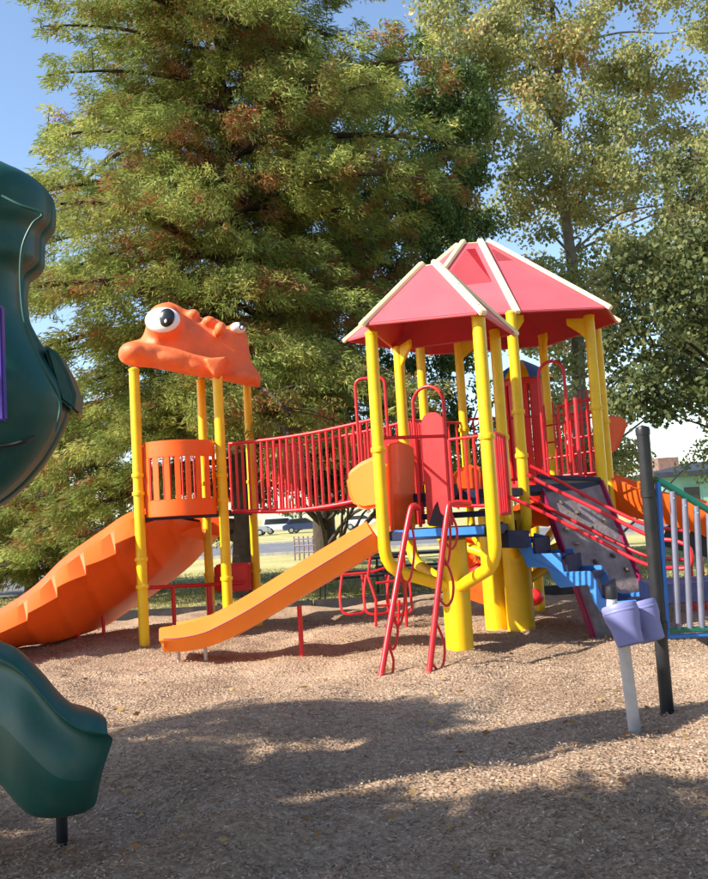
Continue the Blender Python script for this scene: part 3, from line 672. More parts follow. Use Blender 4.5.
# ------------------------------------------------------------ blue steps with red handrails
bs = thing('blue_steps', 'bright blue zigzag step unit descending right from the yellow trunks', 'steps', groundpt(600, 560, 9.9))
zig = [(518, 536), (530, 539), (533, 554), (560, 553), (564, 572), (590, 571), (597, 583), (602, 598), (612, 602), (636, 600), (638, 608), (610, 616), (600, 612), (593, 601), (588, 585), (560, 588), (554, 582), (547, 568), (527, 567), (521, 553), (518, 546)]
def sy(px): return lerp(10.35, 9.35, (px - 519) / 122)
part('stringer', MB().slab([W(x, y, sy(x)) for x, y in zig], (.02, .05, 0)), BLUE, bs, False, .006)
part('stringer', MB().slab([W(x, y, sy(x)) + V(.33, .75, 0) for x, y in zig], (.02, .05, 0)), BLUE, bs, False, .006)
for (x0, x1, y) in ((500, 531, 539), (534, 561, 556), (567, 592, 575), (604, 641, 604)):
    a, b = W(x0, y, sy(x0)), W(x1, y, sy(x1)); bk = V(.33, .75, 0)
    part('tread', MB().slab([a + V(0, .05, -.05), b + V(0, .05, -.05), b + bk + V(0, -.02, -.05), a + bk + V(0, -.02, -.05)], (0, 0, .045)), NAVY, bs, False, .006)
    part('riser', MB().slab([a + V(0, .05, 0), a + bk, a + bk + V(0, 0, .2), a + V(0, .05, .2)], (.03, -.01, 0)), NAVY, bs, False, .006)
part('landing', MB().beam(W(501, 539, 10.2), W(523, 539, 10.3), .3, .2), NAVY, bs, False, .01)
part('platform', MB().beam(W(646, 592, 9.4) , W(740, 586, 9.3), .7, .2), NAVY, bs, False, .01)
for px in (655, 730): upright(bs, groundpt(px, 590, 9.5), .4, .04, NAVY)
hr = [[(527, 474, 10.2), (548, 486, 10.1), (600, 511, 9.8), (650, 536, 9.5), (676, 541, 9.3), (690, 549, 9.2), (690, 566, 9.2), (676, 569, 9.3)],
      [(530, 466, 10.9), (552, 477, 10.8), (600, 503, 10.5), (645, 524, 10.2), (690, 532, 10.0)],
      [(501, 493, 10.2), (540, 511, 10.1), (600, 541, 9.8), (648, 565, 9.5), (690, 568, 9.3)],
      [(530, 497, 10.9), (560, 514, 10.8), (610, 539, 10.5), (648, 556, 10.2), (690, 560, 10.0)]]
for h in hr: part('handrail', MB().tube(cat_rom([W(*q) for q in h], 5), .022, 10), RED, bs)

# ------------------------------------------------------------ far spiral slide, sections showing right of the tower
ts_ = thing('sectional_slide', 'deep orange sectional slide leaving the far right side of the tower', 'slide', groundpt(680, 560, 12.4))
def tubeseg(pts, r0_, r1_, m, name, parent, n=16, k=8):
    P = cat_rom([W(*q) for q in pts], k); rr = [lerp(r0_, r1_, i / (len(P) - 1)) for i in range(len(P))]
    return part(name, MB().tube(P, rr, n, cap=True), m, parent)
prism(ts_, 'hood_panel', [W(600, 416, 12.6), W(618, 415, 12.7), W(629, 422, 12.6), W(617, 451, 12.6), W(600, 455, 12.6)], (.1, .5, 0), ORG, .04)
sweep(cat_rom([W(598, 496, 12.9), W(625, 506, 12.7), W(648, 515, 12.5), W(680, 522, 12.3), W(712, 533, 12.1), W(750, 560, 11.9), W(790, 585, 11.7)], 6), [(a, b) for a, b in uprof(.3, .36, .03, .18)], ORG, 'chute', ts_)
part('mouth_lip', MB().slab([W(637, 480, 12.25), W(645, 483, 12.25), W(646, 515, 12.25), W(639, 512, 12.25)], (.03, .10, 0)), ORGY, ts_, True, .02)
upright(ts_, groundpt(700, 560, 12.4), 1.2, .045); upright(ts_, groundpt(690, 560, 12.2), 1.15, .03)
part('band', MB().beam(W(664, 535, 12.2), W(715, 548, 12.0), .06, .3), BLACK, ts_, True, .02)
# second slide, its underside and end showing between the trunks
s2 = thing('rear_slide', 'red-orange slide end glimpsed between the yellow trunks', 'slide', groundpt(480, 600, 12.8))
sweep(cat_rom([W(556, 508, 13.2), W(530, 522, 13.1), W(505, 535, 13.0), W(482, 552, 12.9), W(474, 574, 12.8), W(476, 592, 12.6), W(500, 602, 12.4)], 6), uprof(.24, .28, .04, .15), ORG, 'chute', s2)
part('end_bowl', MB().ell(W(481, 583, 12.5), (.2, .2, .29), None, 18, 12), REDP, s2)
part('end_lip', MB().ell(W(534, 597, 12.6), (.14, .14, .12), None, 14, 10), REDP, s2)
part('curve_panel', MB().slab([W(525, 503, 12.3), W(568, 505, 12.3), W(570, 515, 12.2), W(552, 527, 12.2), W(530, 525, 12.2)], (0, .3, 0)), ORG, s2, True, .04)
part('bump_panel', MB().slab([W(452, 478, 12.2), W(460, 468, 12.2), W(475, 463, 12.2), W(484, 470, 12.2), W(484, 492, 12.2), W(452, 492, 12.2)], (0, .3, 0)), ORG, s2, True, .05)

# ------------------------------------------------------------ black post, chime panel, drum
bpst = groundpt(656, 560, 6.52); b0 = G(667, 709); b1 = W(643, 430, b0.y)
def blackpost(p, label, zt):
    root = thing('black_post', label, 'post', V(p.x, p.y, 0), 'black posts of the chime panel')
    part('shaft', MB().tube([V(p.x, p.y, -.1), V(p.x, p.y, zt)], .050, 20), BLACK, root)
    part('cap', MB().lathe((p.x, p.y, zt), [(.054, -.04), (.056, 0), (.05, .02), (.02, .032)], 20), BLACK, root)
    for z in (.62, 1.62): part('clamp', MB().lathe((p.x, p.y, z), [(.050, -.03), (.058, -.028), (.058, .028), (.050, .03)], 20), BLACK, root)
    return root
bpost = blackpost(b0, 'tall black post standing beside the lilac drum', b1.z)
chy = b0.y - .0
cd = V(1, .10, 0).normalized()
cpn = thing('chime_panel', 'chime panel of grey upright bars in a blue and green frame beside the black post', 'chime panel', V(b0.x + .6, b0.y, 0))
def cpnt(px, py): 
    nn = V(-cd.y, cd.x, 0); d = ray(px, py); k = (V(b0.x, b0.y, 0) - V(0, 0, 0) - V(CAM.x, CAM.y, 0)).dot(nn) / d.dot(nn); return CAM + d * k
part('side_post', MB().beam(cpnt(657.5, 478), cpnt(667, 636), .04, .045, up=V(0, 1, 0)), BLUE, cpn, True, .008)
top = cat_rom([cpnt(655, 479), cpnt(672, 488), cpnt(690, 499), cpnt(712, 512), cpnt(745, 529), cpnt(785, 541)], 6)
part('top_rail', MB().tube(top, .026, 12), GRN, cpn)
part('bottom_rail', MB().beam(cpnt(661, 631), cpnt(790, 624), .045, .04), GRN, cpn, True, .008)
part('lower_strip', MB().beam(cpnt(661, 637) , cpnt(790, 630), .03, .03), BLUE, cpn, True, .006)
for k in range(10):
    xt = 672.5 + 12 * k; xb = 678 + 12 * k; yt = np.interp(xt, [655, 690, 712, 745, 785], [481, 502, 516, 534, 546])
    part('chime_bar', MB().tube([cpnt(xt, yt), cpnt(xb, 630 - .045 * (xb - 661))], .024, 12), SILV, cpn)
    part('screw', MB().ell(cpnt(xt + .4, yt + 7) + V(0, -.025, 0), (.007, .005, .007), None, 8, 6), BOLT, cpn)
b2 = V(b0.x + 1.36 * cd.x, b0.y + 1.36 * cd.y, 0); blackpost(b2, 'second black post at the far end of the chime panel', 1.75)

dr0 = G(634, 724); dY = dr0.y
dt = thing('drum_stand', 'pair of lilac drums on a leaning pale grey post', 'play drum', dr0)
dtp = W(622, 632, dY - .02)
part('post', MB().tube([dr0 - V(0, 0, .1), dr0, dtp, W(619, 612, dY)], .043, 18), GREYM, dt)
def drum(px, py, rx, h, tl, yo=0.0, sc=1):
    c = W(px, py, dY + yo); ro = Euler((R(-14), R(tl), 0)).to_matrix(); a = rx * dpx(dY); hh = h * dpx(dY)
    prof = [(a * .55, -hh * .55), (a * .74, -hh * .52), (a * .82, -hh * .1), (a * .98, hh * .12), (a, hh * .34), (a * .985, hh * .42), (a * .93, hh * .46), (a * .90, hh * .42), (a * .3, hh * .41)]
    o = part('drum', MB().lathe(c, prof, 32, ro), PURP, dt)
    part('rim_groove', MB().lathe(c, [(a * .985, hh * .24), (a * 1.015, hh * .26), (a * 1.015, hh * .30), (a * .985, hh * .32)], 32, ro), PURP, o)
drum(624, 623, 17.5, 40, -9, -.02); drum(645, 620, 17, 40, -12, .17)
part('joint_block', MB().beam(W(628, 624, dY + .03), W(645, 620, dY + .22), .09, .12), PURP, dt, True, .02)
part('handle', MB().tube([W(612, 606, dY + .12), W(611.5, 590, dY + .12)], [.04, .034], 14), GREYM, dt)
part('grip', MB().lathe(W(611.5, 592, dY + .12), [(.04, -.05), (.043, 0), (.036, .04), (.012, .055)], 16), BLACK, dt)
part('screw', MB().ell(W(612.5, 604, dY + .07), (.01, .01, .01), None, 8, 6), BOLT, dt)

# ------------------------------------------------------------ dark teal tube slide in the foreground, left
gt = thing('tube_slide', 'dark teal-green spiral tube slide at the left edge, nearest the camera', 'slide', G(62, 836))
TY = 4.6
def tlow(prof_r, cx_off, depth_r, seg=22):
    pass
# upper tube: rounded shell lofted through the measured right outline
outl = [(178, 20, 0), (184, 40, 0), (193, 54, .0), (205, 60, .02), (222, 60, .05), (233, 58, .08), (239, 48, .03), (272, 47, -.04), (278, 31, -.06), (300, 28, -.03), (322, 30, 0), (345, 42, .04), (365, 56, .07), (388, 70, .09), (405, 75, .09), (425, 71, .07), (445, 61, .03), (465, 48, 0), (485, 30, -.02), (500, 12, -.04), (512, -8, -.06), (528, -40, -.06)]
oy = [q[0] for q in outl]; ox = [q[1] for q in outl]
ys = np.linspace(178, 528, 110); xs = np.interp(ys, oy, ox)
xs = np.convolve(np.pad(xs, 2, mode='edge'), [.1, .2, .4, .2, .1], 'valid')
rows = []; NS = 36
for y, x in zip(ys, xs):
    xl = -190 + (40 if y > 420 else 0) * (y - 420) / 100; c_ = (x + xl) / 2; a = (x - xl) / 2 * dpx(TY); bdep = .36
    row = []
    for k in range(NS):
        t = 2 * math.pi * k / NS; ct, st_ = math.cos(t), math.sin(t)
        ex = math.copysign(abs(ct) ** .62, ct); ey = math.copysign(abs(st_) ** .8, st_)
        base = W(c_, y, TY + .2); row.append(base + V(ex * a, ey * bdep, 0))
    row.append(row[0]); rows.append(row)
o_t = part('tube', MB().grid(rows), TEAL, gt)
md = o_t.modifiers.new('thickness', 'SOLIDIFY'); md.thickness = .03
# moulded rim that winds round the tube, and seams
rim = cat_rom([W(2, 196, TY - .17), W(20, 205, TY - .18), W(42, 214, TY - .16), W(32, 225, TY - .17), (W(22, 250, TY - .18)), W(21, 290, TY - .18), W(27, 330, TY - .18), W(46, 372, TY - .15), W(60, 402, TY - .08), W(56, 432, TY - .1)], 8)
part('rim', MB().tube(rim, .008, 10), TEAL, gt)
part('seam', MB().tube(cat_rom([W(-60, 449, TY - .20), W(-20, 447, TY - .19), (W(5, 446, TY - .18)), W(22, 442, TY - .17), W(34, 436, TY - .13)], 6), .012, 8), BLACK, gt)
fl = [W(-10, 305, TY - .26), W(1, 305, TY - .26), W(4, 420, TY - .26), W(-10, 422, TY - .26)]
part('side_panel', MB().slab(fl, (0, .05, 0)), VIOL, gt, True, .008)
pass
# fin on the right of the bend
part('fin', MB().slab([W(*q) for q in ((42, 342, TY + .1), (57, 352, TY + .12), (68, 372, TY + .14), (76, 394, TY + .15), (74, 412, TY + .15), (60, 400, TY + .1))], (-.05, .3, 0)), TEAL, gt, True, .02)
# lower chute leaving toward the right
topc = [(-170, 560, 5.3), (-90, 590, 5.0), (-30, 622, 4.8), (0, 640, 4.7), (22, 650, 4.62), (45, 672, 4.55), (62, 692, 4.5), (78, 706, 4.45), (96, 711, 4.42), (108, 717, 4.42)]
midc = [(-170, 610, 5.1), (-90, 640, 4.8), (-30, 660, 4.6), (0, 664, 4.5), (22, 676, 4.42), (45, 702, 4.35), (64, 722, 4.3), (84, 734, 4.28), (101, 738, 4.3), (113, 738, 4.36)]
botc2 = [(-170, 700, 5.1), (-90, 730, 4.8), (-30, 765, 4.6), (0, 786, 4.5), (14, 800, 4.45), (30, 818, 4.42), (46, 823, 4.4), (66, 822, 4.4), (84, 818, 4.42), (95, 812, 4.46)]
midb = [(-170, 660, 5.0), (-90, 690, 4.7), (-30, 710, 4.5), (0, 725, 4.4), (20, 745, 4.32), (40, 765, 4.28), (60, 780, 4.26), (80, 782, 4.28), (94, 778, 4.32), (103, 772, 4.38)]
A1, A2, A3, A4 = samp(topc, 7), samp(midc, 7), samp(midb, 7), samp(botc2, 7)
rows = []; n = len(A1)
for i in range(n):
    ac = V(-.35, .6, 0); T_, M_, N_, B_ = A1[i], A2[i], A3[i], A4[i]
    rows.append([T_, T_.lerp(M_, .3) + V(.01, -.06, 0), T_.lerp(M_, .75) + V(.0, -.06, 0), M_ + V(0, .03, 0), M_.lerp(N_, .25) + V(0, .03, 0), N_ + V(0, -.02, 0), N_.lerp(B_, .6), B_, B_ + ac * .5 + V(0, 0, -.03), B_ + ac, T_ + ac + V(0, 0, -.22), T_ + ac * .8 + V(0, 0, -.06), T_ + ac * .4 + V(0, 0, -.01)])
k = len(rows[0]); vs = [p for r_ in rows for p in r_]
fs = [(i * k + j, i * k + (j + 1) % k, (i + 1) * k + (j + 1) % k, (i + 1) * k + j) for i in range(n - 1) for j in range(k)]
lipc = rows[-1]
cen_ = sum(lipc, Vector()) / k; inner = [p.lerp(cen_, .12) + (rows[-4][q] - p) * .4 for q, p in enumerate(lipc)]
o_ = len(vs); vs = vs + inner; fs += [((n - 1) * k + j, (n - 1) * k + (j + 1) % k, o_ + (j + 1) % k, o_ + j) for j in range(k)]; fs.append(tuple(o_ + j for j in range(k)))
o = part('exit_chute', MB().add(vs, fs), TEAL, gt); soften(o, 2)
ft_ = G(62, 834); part('foot', MB().tube([ft_ - V(0, 0, .15), V(ft_.x, ft_.y, .25)], .03, 14), BLACK, gt); part('foot_plate', MB().box((ft_.x, ft_.y, .13), (.22, .16, .02)), BLACK, gt, False, .005)

COUNTS = []
def branch_tubes(mb, segs):
    for pts, r in segs: mb.tube(pts, r, 7, cap=False)
def conifer(name, label, base, H, prof, crown_z0, nb, m, seed, lsz=(.045, .085), wsz=(.010, .020), per=900, trunk_r=.22, bark=BARK, droop=.25, asym=None, clump=.34, crown_top=None):
    g = np.random.default_rng(seed); rnd = random.Random(seed)
    root = thing(name, label, 'tree', base)
    mb = MB(); pts = [base + V(.06 * math.sin(i * 1.3), .05 * math.cos(i * 1.7), H * i / 10 - (.2 if i == 0 else 0)) for i in range(11)]
    mb.tube(pts, [trunk_r * (1.5 if i == 0 else 1) * (1 - i / 10.6) + .015 for i in range(11)], 14)
    Q = []; T = []
    for b in range(nb):
        z = crown_z0 + (H - crown_z0) * ((b + rnd.random()) / nb) ** .95; az = b * 2.39996 + rnd.uniform(-.4, .4)
        L = np.interp(z, [p[0] for p in prof], [p[1] for p in prof]) * rnd.uniform(.72, 1.12)
        if asym: L *= asym(az, z)
        if L < .2: continue
        d = V(math.cos(az), math.sin(az), 0); side = V(-d.y, d.x, 0); bow = rnd.uniform(-.2, .2); up = rnd.uniform(.05, .35) * (1.4 if z > H * .7 else 1)
        def bp(t): return base + V(0, 0, z) + d * L * t + side * bow * L * t * t + V(0, 0, up * L * t - droop * L * t * t * 1.6)
        ps = [bp(i / 7) for i in range(8)]; mb.tube(ps, [max(.012, .062 * L / 3 * (1 - i / 8.5)) for i in range(8)], 6, cap=False)
        ncl = max(3, int(L * 4.2))
        for c in range(ncl):
            t = .22 + .8 * (c + rnd.random()) / ncl; q = bp(t); sp = (1 - abs(t - .55) * .9) * L * .26
            for s_ in range(3):
                o_ = side * rnd.uniform(-1, 1) * sp + V(0, 0, rnd.uniform(-.26, .22)); qq = q + o_
                if rnd.random() < .3: mb.tube([q, q.lerp(qq, .6) + V(0, 0, .03), qq], [.012, .009, .006], 5, cap=False)
                cr_ = clump * rnd.uniform(.6, 1.25) * (1.1 - .35 * t); nl = int(per * cr_ * cr_ * 3.2)
                off = unit(g.normal(0, 1, (nl, 3))) * (g.random((nl, 1)) ** .5) * np.array([1.1, 1.1, .7]) * cr_
                cen = np.array(qq) + off; cen[:, 2] -= (off[:, 0] ** 2 + off[:, 1] ** 2) * .5 / cr_ * .6
                out = unit(off + np.array([0, 0, .08]) + .45 * g.normal(0, 1, (nl, 3)) * cr_)
                a_ = unit(out * .8 + np.array([d.x, d.y, -.85]) * .8 + g.normal(0, .35, (nl, 3)))
                b_ = unit(np.cross(a_, out + g.normal(0, .5, (nl, 3))))
                Q.append(leaves(cen, a_, b_, g.uniform(*lsz, nl), g.uniform(*wsz, nl)))
                ct = rnd.gauss(.56, .16) + (-.22 if (t < .5 and rnd.random() < .55) else 0)
                T.append(np.clip(ct + g.normal(0, .09, nl), 0, 1))
    part('trunk', mb, bark, root)
    Q = np.concatenate(Q); T = np.concatenate(T); o = npmesh('crown', Q, T, m, root); o.location = -root.location
    COUNTS.append((name, len(Q))); return root
def broad(name, label, base, H, clumps, m, seed, lsz, wsz, dens, trunk_r, bark, fork=None, limbs=True, tuf=2.2, lp=1.0):
    """clumps: list of (centre Vector, radii(x,y,z))"""
    g = np.random.default_rng(seed); rnd = random.Random(seed); root = thing(name, label, 'tree', base); mb = MB()
    pts = fork or [base + V(.1 * math.sin(i), .08 * math.cos(i * 1.4), H * i / 9 - (.2 if i == 0 else 0)) for i in range(10)]
    ts = cat_rom(pts, 3); mb.tube(ts, [trunk_r * (1 - .9 * i / (len(ts) - 1)) + .02 for i in range(len(ts))], 12)
    Q = []; T = []
    for c, r in clumps:
        cand = [p for p in ts if p.z < c.z - .2] or [ts[len(ts) // 3]]; s_ = min(cand, key=lambda p: (p - c).length + .5 * abs(p.z - (c.z - .3 - .55 * (V(p.x, p.y, 0) - V(c.x, c.y, 0)).length)) + rnd.random() * .8)
        if limbs and rnd.random() < lp: mb.tube(cat_rom([s_, s_.lerp(c, .35) + V(rnd.uniform(-.4, .4), rnd.uniform(-.4, .4), rnd.uniform(.1, .5)), s_.lerp(c, .7) + V(rnd.uniform(-.4, .4), rnd.uniform(-.3, .3), rnd.uniform(-.2, .4)), c], 4), [max(.012, trunk_r * .2 * (1 - i / 12)) for i in range(13)], 7, cap=False)
        vol = r[0] * r[1] + r[0] * r[2] + r[1] * r[2]; nt_ = max(3, int(vol * tuf))
        for k in range(nt_):
            o_ = np.array([rnd.gauss(0, 1) for _ in range(3)]); o_ = o_ / np.linalg.norm(o_) * rnd.random() ** .38 * np.array(r); tp = np.array(c) + o_
            if limbs and rnd.random() < .4: mb.tube([c, Vector(tp) * .5 + c * .5 + V(0, 0, .15), Vector(tp)], [.03, .018, .008], 5, cap=False)
            cr_ = rnd.uniform(.25, .62); nl = int(dens * cr_ * cr_)
            off = unit(g.normal(0, 1, (nl, 3))) * (g.random((nl, 1)) ** .45) * cr_ * np.array([1, 1, .8]); cen = tp + off
            a_ = unit(g.normal(0, .8, (nl, 3)) + np.array([0, 0, -.5])); nrm_ = unit(off / cr_ * .8 + g.normal(0, .55, (nl, 3)) + np.array([-.15, -.1, .35]))
            b_ = unit(np.cross(a_, nrm_)); Q.append(leaves(cen, a_, b_, g.uniform(*lsz, nl), g.uniform(*wsz, nl)))
            T.append(np.clip(rnd.gauss(.5, .14) + g.normal(0, .16, nl), 0, 1))
    part('trunk', mb, bark, root)
    Q = np.concatenate(Q); T = np.concatenate(T); o = npmesh('crown', Q, T, m, root); o.location = -root.location
    COUNTS.append((name, len(Q))); return root

cb = groundpt(243, 560, 19.3)
def cyp_asym(az, z):
    k = 1.0 + .24 * math.sin(az * 2 + z * .9) + .18 * math.sin(az * 3 - z * 1.7)
    if 10.0 < z < 12.0 and math.sin(az) < -.2 and abs(math.cos(az)) < .75: k *= .25
    if math.cos(az) > .4 and 5 < z < 10.5: k *= 1.16
    if math.cos(az) < -.3: k *= 1.12 if z < 5 else 1.05
    if math.cos(az) > .3 and z > 6: k *= .98
    if math.sin(az) < 0: k *= .9
    if z < 3.0 and math.cos(az) > -.25: k *= .0
    return k
conifer('cypress_tree', 'tall yellow-green feathery cypress with rusty inner foliage behind the frog tower', cb, 15.5,
        [(.8, 5.6), (2, 5.8), (4, 5.3), (6, 5.1), (8, 4.9), (10, 4.8), (12, 4.9), (13.6, 4.2), (15.5, 2.0)], 1.0, 150, CYP, 5, trunk_r=.22, per=425, lsz=(.042, .105), wsz=(.009, .017), clump=.31, droop=.22, asym=cyp_asym)
cb2 = groundpt(30, 560, 23)
conifer('cypress_tree', 'low bushy cypress at the left, spreading behind the curved slide', cb2, 6.6,
        [(.3, 3.1), (2, 3.4), (4, 2.8), (5.5, 1.6), (6.6, .3)], .3, 46, CYP, 15, trunk_r=.14, per=420, lsz=(.04, .10), wsz=(.010, .018), clump=.33, droop=.2)
jb = groundpt(326, 540, 30)
def ell_clumps(lst, Y, ry=1.2):
    out = []
    for (px, py, rx, rz, *yy_) in lst:
        Y_ = yy_[0] if yy_ else Y; s = Y_ / F; out.append((W(px, py, Y_), (rx * s, ry, rz * s)))
    return out
broad('juniper_tree', 'dark green evergreen behind the cypress with a stout trunk', jb, 14, ell_clumps([(430, 110, 45, 45), (455, 150, 32, 30), (400, 180, 50, 45), (370, 240, 60, 40), (420, 215, 35, 25), (330, 300, 60, 35), (400, 60, 45, 30), (390, 320, 45, 40), (330, 400, 60, 40), (400, 390, 40, 40), (300, 200, 50, 60), (350, 120, 50, 50), (260, 420, 60, 40), (450, 300, 40, 40), (455, 360, 40, 40), (470, 430, 30, 40), (350, 460, 60, 30), (430, 470, 50, 30), (260, 480, 40, 25), (470, 240, 22, 26), (340, 240, 60, 50), (300, 340, 60, 40), (290, 470, 40, 20), (330, 445, 50, 25), (390, 450, 50, 25), (400, 490, 40, 18), (445, 200, 36, 30), (460, 110, 28, 34), (472, 130, 20, 22), (468, 175, 24, 24), (440, 245, 34, 24), (425, 275, 40, 22), (465, 268, 24, 16), (480, 90, 14, 18), (320, 468, 40, 16), (345, 486, 40, 12), (290, 455, 40, 20), (390, 480, 40, 14), (440, 440, 40, 20)], 24, 1.6), DRK, 9, (.05, .10), (.022, .04), 1250, .42, BARK, tuf=3,
      fork=[jb - V(0, 0, .2), jb + V(0, -.3, 2), jb + V(.5, -1, 5), jb + V(1.5, -2.5, 8), jb + V(2.4, -3.6, 11), jb + V(2.6, -3.8, 13)])
kb = groundpt(590, 500, 27)
rr_ = random.Random(3); cl = []
for i in range(430):
    px, py = rr_.uniform(420, 790), rr_.uniform(-70, 470)
    if 625 < px < 712 and py > 395: continue
    if px < 440 - .8 * max(0, 50 - py) and py < 150: continue
    if 655 < px < 708 and 32 < py < 80: continue
    if px < 520 and py > 330: continue
    if 476 < px < 512 and 150 < py < 245 and rr_.random() < .5: continue
    cl.append((px, py, rr_.uniform(15, 32), rr_.uniform(11, 24), rr_.uniform(24.5, 30)))
broad('cottonwood_tree', 'tall airy pale-leaved tree with a grey trunk behind the roofs', kb, 19, ell_clumps(cl, 27, .9), COT, 21, (.05, .085), (.035, .06), 300, .25, PBARK, tuf=4.4, lp=.12,
      fork=[kb - V(0, 0, .2), kb + V(-.1, 0, 4), kb + V(.1, .1, 8), kb + V(-.1, 0, 12), kb + V(.1, 0, 16), kb + V(0, 0, 19)])
ob = groundpt(770, 500, 19)
broad('oak_tree', 'dark leafy tree overhanging the right edge behind the climbing wall', ob, 9, ell_clumps([(690, 245, 40, 35), (668, 290, 42, 28), (700, 310, 50, 40), (655, 345, 38, 24), (690, 370, 34, 26), (636, 378, 22, 14), (735, 385, 22, 30), (690, 405, 26, 12), (655, 408, 16, 10), (612, 400, 24, 18), (740, 250, 60, 60), (740, 350, 50, 60), (650, 255, 30, 20), (690, 200, 40, 25), (700, 160, 30, 20), (640, 320, 24, 22), (610, 350, 16, 16), (620, 280, 22, 18)], 18, .9), OAK, 33, (.045, .085), (.032, .055), 540, .24, BARK, tuf=4.2,
      fork=[ob - V(0, 0, .2), ob + V(-.2, 0, 2), ob + V(-.6, 0, 4), ob + V(-1, 0, 6), ob + V(-1.6, 0, 8)])
# shade trees out of frame on the left; their crowns sit where their shade falls
def shade_clumps(lst, seed):
    out = []; rr = random.Random(seed)
    for (px, py, rx, ry, z) in lst:
        g_ = G(px, py); s = g_.y / F; out.append((g_ + S * (z / S.z), (rx * s * .9, max(.22, ry * s * (g_.y / 1.6)), .28)))
    return out
sc1 = shade_clumps([(170, 728, 50, 6, 5.5), (250, 728, 60, 6, 5.8), (330, 727, 50, 5, 5.3), (395, 724, 40, 3, 5.6), (110, 780, 50, 8, 5.2), (60, 760, 60, 16, 5.0), (0, 700, 60, 16, 5.4)], 1)
sc1 += [(V(-2.2, 4.9, zz_) + S * (t_ / 1.0), (.9, .9, .6)) for zz_, t_ in ((1.9, 6.2), (1.2, 7.0), (.5, 7.6))]
b_s = V(-9.5, 4.0, 0)
broad('shade_tree', 'broad tree off to the left whose crown shades the middle of the bed', b_s, 7, sc1, OAK, 41, (.06, .11), (.045, .07), 620, .3, BARK,
      fork=[b_s - V(0, 0, .2), b_s + V(.4, 0, 2), b_s + V(1, .2, 3.4), b_s + V(2, .4, 4.6), b_s + V(2.6, .4, 6)])
sc2 = shade_clumps([(60, 850, 80, 24, 5.6), (180, 855, 60, 22, 5.4), (240, 835, 40, 10, 5.8), (300, 836, 40, 5, 5.5), (380, 832, 50, 3, 5.6), (460, 835, 50, 6, 5.4), (540, 835, 60, 12, 5.5), (630, 838, 60, 14, 5.5), (700, 840, 60, 16, 5.7), (520, 870, 50, 20, 5.5), (640, 870, 80, 26, 5.4), (240, 880, 30, 14, 5.5), (0, 860, 90, 36, 5.2)], 2)
rq = random.Random(8)
for i in range(270):  # extra crown clumps added overhead to block sky light, gap left for sun
    c_ = V(rq.uniform(-13, 3), rq.uniform(-8, 1.0), rq.uniform(6, 8)); gsh = V(c_.x - S.x / S.z * c_.z, c_.y - S.y / S.z * c_.z, 0)
    if (gsh - V(.05, 3.95, 0)).length < 1.5 or gsh.y > 4.2: continue
    sc2.append((c_, (rq.uniform(.7, 1.1), rq.uniform(.5, .8), .4)))
b_s2 = V(-8.2, -1.2, 0)
broad('shade_tree', 'leafy unseen tree behind the camera on the left, crown enlarged to shade the near bed', b_s2, 7, sc2, OAK, 42, (.075, .13), (.055, .085), 430, .3, BARK, tuf=2.6,
      fork=[b_s2 - V(0, 0, .2), b_s2 + V(.4, .2, 2), b_s2 + V(1, .4, 3.4), b_s2 + V(2, .8, 4.6), b_s2 + V(2.8, 1, 6)])

for (bx, by, hh, lbl) in ((6, -9, 9, 'large unseen tree added behind the camera on the right to block sky light'), (-2, -13, 10, 'large unseen tree added far behind the camera to block sky light'), (13, 3, 9, 'large unseen tree added off to the right of the view to block sky light'), (14, 11, 10, 'large unseen tree added beyond the chime panel to block sky light')):  # trees added out of view to cut sky light on the near bed
    b_o = V(bx, by, 0); cls = [(b_o + V(rq.uniform(-3.2, 3.2), rq.uniform(-3, 3), rq.uniform(2.4, hh)), (rq.uniform(1.1, 1.7), rq.uniform(1.1, 1.7), rq.uniform(.8, 1.2))) for _ in range(26)]
    broad('shade_tree', lbl, b_o, hh, cls, OAK, int(bx * 3 + 90), (.14, .22), (.09, .14), 60, .3, BARK)
# ------------------------------------------------------------ border timbers along the far edge
me = MB().box((0, 0, .0), (1.78, .12, .22)).mesh('border_timber', BORD, False, .012)
stk = MB().lathe((0, 0, .11), [(.03, -.0), (.03, .02), (.015, .03)], 10).mesh('stake', BORD)
spots = ['beyond the frog slide, at the left edge of the frame', 'seen behind the curved slide', 'seen through the frog tower legs', 'behind the end of the straight slide', 'behind the red support of the straight slide',
         'behind the rung climber', 'behind the front yellow trunk', 'seen behind the rear pair of yellow trunks', 'seen behind the foot of the climbing wall', 'seen behind the blue steps and drums', 'behind the chime panel at the right']
for i, sp_ in enumerate(spots):
    x = -9.0 + 1.8 * i
    o = bpy.data.objects.new('border_timber', me); COL.objects.link(o); o.location = (x, ME_Y - .02 * math.sin(i * 2), 0); o.rotation_euler = (0, R(random.uniform(-.5, .5)), R(random.uniform(-.6, .6)))
    tag(o, 'dark plastic border timber ' + sp_, 'edging', 'border timbers along the far edge of the bed')
    for sx in (-.8, .8):
        c = bpy.data.objects.new('stake', stk); COL.objects.link(c); c.parent = o; c.location = (sx, 0, 0)
